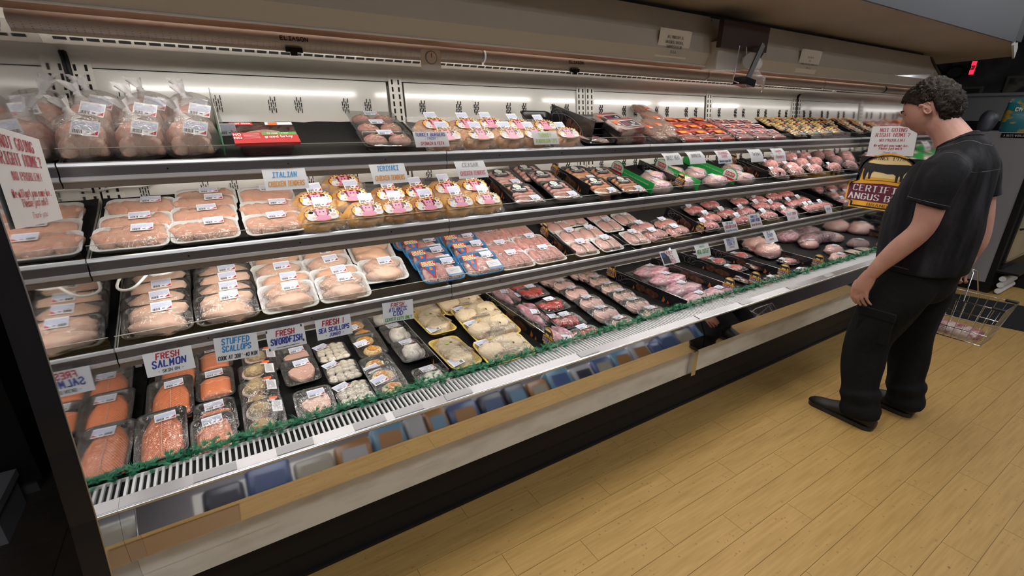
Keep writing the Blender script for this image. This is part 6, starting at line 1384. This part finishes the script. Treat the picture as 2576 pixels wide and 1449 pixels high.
for s, K in ((-1, ((2.90, .83, .88), (2.865, .89, .50), (2.83, .83, .11))), (1, ((3.10, .83, .88), (3.13, .80, .50), (3.155, .74, .11)))):
    etube(b, smoothP([(*K[0], .085, .10), ((K[0][0]+K[1][0])/2, (K[0][1]+K[1][1])/2, .69, .075, .085), (*K[1], .045, .052), ((K[1][0]+K[2][0])/2, (K[1][1]+K[2][1])/2-.02, .31, .040, .045), (*K[2], .030, .035), (K[2][0], K[2][1]+.02, .06, .03, .045)]), 18)
body = pbuild(b, 'body', ['skin']); remesh(body, .0042, 3)
for s in (-1, 1):    # eyes and brows
    m = MB(); c = head_pt((s*.031, .0725, .010)); m.tube([c-Vector((.008, 0, 0)), c+Vector((.008, 0, 0))], .0052, 8); pbuild(m, 'eye', [MATS.get('lash') or mat('lash', (.05,.03,.025), .4)])
    m = MB(); m.tube([head_pt((s*.016, .0925, .030)), head_pt((s*.032, .0875, .036)), head_pt((s*.048, .073, .030))], [.003, .004, .002], 6); pbuild(m, 'eyebrow', ['hair'])
for s in (-1, 1):    # ears
    m = MB(); pts = []
    for k in range(15):
        a = R_(-70+k*22); pts.append(head_pt((s*(.0785+.007*(1-cos(a))/2*1.6), -.020-.0145*sin(a)*(-1)-.002, -.010+.0285*cos(a)*(1 if cos(a) > 0 else .95))))
    m.tube(pts, [.003]+[.0042]*13+[.003], 8)
    vs, fs = lump(.0055, .0145, .0285, 4, amp=.05, nu=16, nv=12, flat=1.); m.add([head_pt((s*.078+x, y-.020, z-.0385)) for x, y, z in vs], fs, 0, True)
    m.tube([head_pt((s*.084, -.012, -.018)), head_pt((s*.085, -.020, .000)), head_pt((s*.084, -.028, .008))], .0028, 6)
    e = pbuild(m, 'ear', ['skin']); m = MB(); m.tube([head_pt((s*.0835, -.014, -.012)), head_pt((s*.0850, -.019, -.008))], .0045, 8); pbuild(m, 'ear_hollow', [MATS.get('earshade') or mat('earshade', (.16,.06,.045), .7)])
# hair: cap swept back with curls at the nape
m = MB(); nu, nv_ = 120, 70; vs = []; fs = []; keep = {}
for j in range(nv_+1):
    ph = -pi/2*.80+(pi/2*1.80)*j/nv_
    for i in range(nu):
        th = 2*pi*i/nu; cx_, cy_, cz_ = cos(ph)*cos(th), cos(ph)*sin(th), sin(ph)
        back = max(0, -cy_); th_ = .005+.030*back+.010*max(0, cz_)+.020*back*max(0, .35-abs(cz_+.15))
        bk = min(1, max(0, (.15-cy_)*2.2)); th_ += .006*bk*nz(cx_*5, cy_*5, cz_*5, 1.6)+.011*bk*nz(cx_*14, cy_*14, cz_*14)+.0025*(1-bk)*nz(cx_*26, cy_*3, cz_*6)
        x, y, z = (.077+th_)*cx_, (.096+th_)*cy_, (.119+th_)*cz_
        line = .078 if cy_ > .62 else (.078-(.62-cy_)*.112 if cy_ > .12 else (-.004-(.12-cy_)*.20))
        if abs(cx_) > .6 and -.48 < cy_ < .125: line = max(line, .016)
        inside = z > max(line, -.105)
        vs.append(head_pt((x, y, z) if inside else (x*.86, y*.86, z))); keep[j*nu+i] = inside
for j in range(nv_):
    for i in range(nu):
        a = j*nu+i; c = j*nu+(i+1) % nu
        if keep[a] or keep[c] or keep[a+nu] or keep[c+nu]: fs.append((a, c, c+nu, a+nu))
m.add(vs, fs, 0, True); pbuild(m, 'hair', ['hair'])
rh = random.Random(6); m = MB()
for k in range(420):      # strands swept back from the forehead
    c0 = rh.uniform(-.93, .93); a = R_(rh.uniform(38, 95)); da = R_(rh.uniform(5, 8)); P = []; rr = math.sqrt(1-c0*c0); lift = rh.uniform(.004, .009)
    for q in range(7):
        aa = a+da*q; cy_, cz_ = cos(aa)*rr, sin(aa)*rr
        P.append(head_pt(((.077+lift)*c0*(1-.02*q), (.098+lift+.026*max(0, -cy_))*cy_, (.119+lift)*cz_)))
    if abs(c0) > .7 and P[0].z < HC.z+.02: continue
    m.tube(P, [.0008, .0014, .0016, .0016, .0014, .001, .0005], 4, 0, False)
o = pbuild(m, 'swept_strands', ['hair']); o['kind'] = 'stuff'
m = MB(); m2 = MB()
for k in range(900):
    th = rh.uniform(pi, 2*pi) if k % 4 else rh.uniform(.75*pi, 2.25*pi); ph = rh.uniform(-.55, 1.2)
    cx_, cy_, cz_ = cos(ph)*cos(th), cos(ph)*sin(th), sin(ph)
    if cy_ > -.05 and cz_ < .55: continue
    if abs(cx_) > .55 and cz_ < .2 and cy_ > -.6: continue
    p = Vector(((.097)*cx_, .122*cy_ if cy_ < 0 else .104*cy_, .135*cz_))
    if p.z < -.11: continue
    r0 = rh.uniform(.004, .009); a0 = rh.uniform(0, 6.28); ax = Vector((rh.uniform(-1, 1), rh.uniform(-1, 1), rh.uniform(-1, 1))).normalized(); u = ax.orthogonal().normalized(); v = ax.cross(u); P = []
    for q in range(6): aa = a0+q*.85; P.append(head_pt(p+(u*cos(aa)+v*sin(aa))*r0+Vector((0, -.0022*q, -.0010*q))))
    (m if k % 3 else m2).tube(P, [.0011, .0014, .0014, .0012, .001, .0006], 4, 0, False)
o = pbuild(m, 'curls', ['hair']); o['kind'] = 'stuff'; o = pbuild(m2, 'grey_curls', ['greyhair']); o['kind'] = 'stuff'; o['label'] = 'grey curls at the back of the head'
# shirt
b = MB()
torso = [(3.0, .825, .885, .205, .180), (3.0, .828, .95, .208, .190), (3.0, .835, 1.05, .205, .195), (3.0, .838, 1.14, .203, .195), (3.0, .83, 1.24, .208, .180), (3.0, .815, 1.34, .222, .162), (3.0, .803, 1.41, .222, .135), (3.0, .808, 1.455, .185, .105), (3.0, .825, 1.492, .120, .088), (3.0, .842, 1.517, .088, .080)]
etube(b, smoothP(torso, 5), 40, jag=.09, seed=2)
etube(b, smoothP([(2.87, .795, 1.41, .07, .085), (2.80, .795, 1.385, .075, .088), (2.755, .792, 1.33, .070, .084), (2.742, .795, 1.27, .070, .083), (2.738, .80, 1.238, .072, .084)], 5), 30, jag=.10, seed=5)
etube(b, smoothP([(3.13, .795, 1.41, .07, .085), (3.20, .79, 1.385, .075, .088), (3.25, .78, 1.33, .070, .084), (3.268, .765, 1.27, .068, .080), (3.272, .755, 1.235, .070, .082)], 5), 30, jag=.10, seed=7)
shirt = pbuild(b, 't_shirt', ['shirt']); remesh(shirt, .0065, 5)
def wrap(o):
    w_ = o.modifiers.new('wrap', 'SHRINKWRAP'); w_.target = shirt; w_.offset = .0009; w_.wrap_mode = 'OUTSIDE_SURFACE'; return o
def dense(P, n=8):
    P = [Vector(p) for p in P]; Q = []
    for i in range(len(P)-1): Q += [P[i].lerp(P[i+1], q/n) for q in range(n)]
    return Q+[P[-1]]
def ringpts(P, n=36, ref=(1, 0, 0), a0=0, a1=360, out=1.01):
    c = Vector(P[0][:3]); t = (Vector(P[1][:3])-c).normalized(); u = (Vector(ref)-t*Vector(ref).dot(t)).normalized(); v = t.cross(u)
    return [c+(u*cos(R_(a0+(a1-a0)*k/n))*P[0][3]*out+v*sin(R_(a0+(a1-a0)*k/n))*P[0][4]*out) for k in range(n+1)]
m = MB(); m.tube(ringpts([(2.738, .80, 1.256, .070, .083), (2.742, .795, 1.29)]), .0011, 4); wrap(pbuild(m, 'sleeve_stitch', ['stitch']))
m = MB(); m.tube(dense([(2.785, .875, 1.425), (2.80, .83, 1.462), (2.80, .76, 1.466), (2.795, .70, 1.43), (2.80, .665, 1.36)]), .0011, 4)
m.tube(dense([(2.80, .672, 1.385), (2.88, .655, 1.392), (3.0, .650, 1.398), (3.12, .655, 1.396), (3.18, .68, 1.388)]), .0012, 4)
m.tube(dense([(2.90, .92, 1.485), (2.885, .86, 1.50), (2.89, .80, 1.50), (2.93, .745, 1.49), (3.0, .728, 1.485), (3.06, .745, 1.49)]), .0012, 4); wrap(pbuild(m, 'seam_stitch', ['stitch']))
m = MB(); m.tube([(3.0+.088*sin(2*pi*k/28), .838+.080*cos(2*pi*k/28), 1.512-.030*cos(2*pi*k/28)) for k in range(29)], .0055, 8); o = pbuild(m, 'collar', ['shirt']); wrap(o); o.modifiers['wrap'].offset = .003
# trousers
b = MB()
etube(b, smoothP([(3.0, .825, .97, .178, .155), (3.0, .828, .90, .190, .165), (3.0, .832, .80, .188, .155), (3.0, .835, .745, .17, .13)]), 36)
L1 = [(2.905, .835, .86, .105, .140), (2.885, .855, .74, .108, .138), (2.87, .885, .60, .100, .118), (2.86, .905, .48, .092, .102), (2.85, .895, .34, .085, .096), (2.842, .875, .22, .078, .088), (2.838, .862, .175, .090, .100), (2.834, .85, .13, .080, .090), (2.83, .84, .085, .088, .098), (2.83, .835, .055, .080, .092)]
L2 = [(3.095, .83, .86, .105, .140), (3.11, .825, .74, .105, .130), (3.125, .815, .60, .096, .112), (3.135, .805, .48, .090, .098), (3.145, .785, .34, .082, .094), (3.15, .775, .22, .076, .086), (3.152, .765, .175, .088, .098), (3.155, .758, .13, .078, .088), (3.155, .75, .085, .086, .095), (3.155, .75, .055, .078, .088)]
for L_i, sd in ((L1, 3), (L2, 9)): etube(b, smoothP(L_i, 5), 32, jag=.14, seed=sd)
tr = pbuild(b, 'trousers', ['trousers']); remesh(tr, .0075, 4)
m = MB(); M = Matrix.Translation((2.776, .865, .60))@Matrix.Rotation(R_(-6), 4, 'Y'); m.box(-.006, .006, -.07, .08, -.09, .08, 0, M); m.box(-.011, .006, -.074, .084, .045, .088, 0, M); pbuild(m, 'cargo_pocket', ['trousers'])
m = MB(); m.tube(ringpts([(3.0, .828, .915, .196, .172), (3.0, .828, .95)], a0=100, a1=260), .004, 6); pbuild(m, 'belt_cord', ['shoe'])
m = MB(); m.box(2.800, 2.812, .90, .93, .885, .905); pbuild(m, 'belt_clip', ['steel'])
for X_, yh in ((2.825, .75), (3.16, .69)):
    m = MB(); rings = []
    for y, w_, h0, h1 in ((0, .022, .012, .06), (.012, .036, .002, .085), (.06, .041, 0, .100), (.12, .042, 0, .105), (.18, .044, 0, .088), (.235, .047, 0, .066), (.29, .045, .0, .052), (.325, .034, .002, .042), (.342, .014, .008, .028)):
        rings.append([(X_+w_*cos(2*pi*k/16), yh+y, (h0+h1)/2+(h1-h0)/2*(sin(2*pi*k/16) if abs(sin(2*pi*k/16)) < .95 else .97*sin(2*pi*k/16))) for k in range(16)])
    m.loft(rings, 0); sh = pbuild(m, 'shoe', ['shoe'])
    m = MB(); m.loft([[(X_+x*1.0, yh+.172+y, z) for x, y, z in rrect(.094, .338, .044, zz, 6)] for zz in (.0, .018, .024)], 0); m.build('sole', ['blackgloss'], sh)
# wire basket hanging from the far hand
t = thing('wire_basket', 'chrome wire shopping basket with black grips held by the man', 'basket', (3.31, .74, .50))
bx0, bx1, by0, by1, bz0, bz1 = -.105, .115, -.235, .215, .0, .215; k_ = .80
def bp(u, v, z): f = k_+(1-k_)*z/bz1; return (((bx0+bx1)/2+(bx1-bx0)/2*u*f), (by0+by1)/2+(by1-by0)/2*v*f, z)
m = MB(); 
for z, r in ((bz1, .0032), (.155, .0022), (.06, .0022), (0, .003)): m.tube([bp(u, v, z) for u, v in ((-1, -1), (1, -1), (1, 1), (-1, 1), (-1, -1))], r, 6)
m.build('rim', ['steel'], t); m = MB()
for i in range(13):
    v = -1+2*i/12; 
    m.tube([bp(-1, v, bz1), bp(-1, v, 0), bp(1, v, 0), bp(1, v, bz1)], .0014, 5)
for i in range(7):
    u = -1+2*i/6; m.tube([bp(u, -1, bz1), bp(u, -1, 0), bp(u, 1, 0), bp(u, 1, bz1)], .0014, 5)
o = m.build('wire', ['steel'], t); o['kind'] = 'stuff'
for s in (-1, 1):
    m = MB(); X_ = (bx0 if s < 0 else bx1); m.tube([(X_, -.075, bz1), (X_*.3-.01, -.06, .355), (-.015, -.045, .368), (-.015, .02, .368), (X_*.3-.01, .04, .355), (X_, .06, bz1)], .003, 6); m.build('handle', ['steel'], t)
    m = MB(); m.tube([(X_*.98, by0, bz1), (X_*.98, by0+.05, bz1)], .008, 8); m.build('grip', ['black'], t)
t = thing('bacon_pack', 'flat pack of pink bacon lying in the wire basket', 'meat pack', (3.31, .72, .506)); m = MB(); m.loft([[(x, y, z) for x, y, z in rrect(.13*f, .30*f, .03, zz)] for f, zz in ((.9, 0), (1, .01), (1, .028), (.88, .038))], 0); m.build('bacon', ['bacon'], t, None, (0, R_(0), 0)); m2 = MB(); m2.v = [(x*1.04, y*1.04, z*1.06) for x, y, z in m.v]; m2.f = m.f; m2.m = m.m; m2.sm = m.sm; m2.build('vacuum_film', ['filmwrinkle'], t)
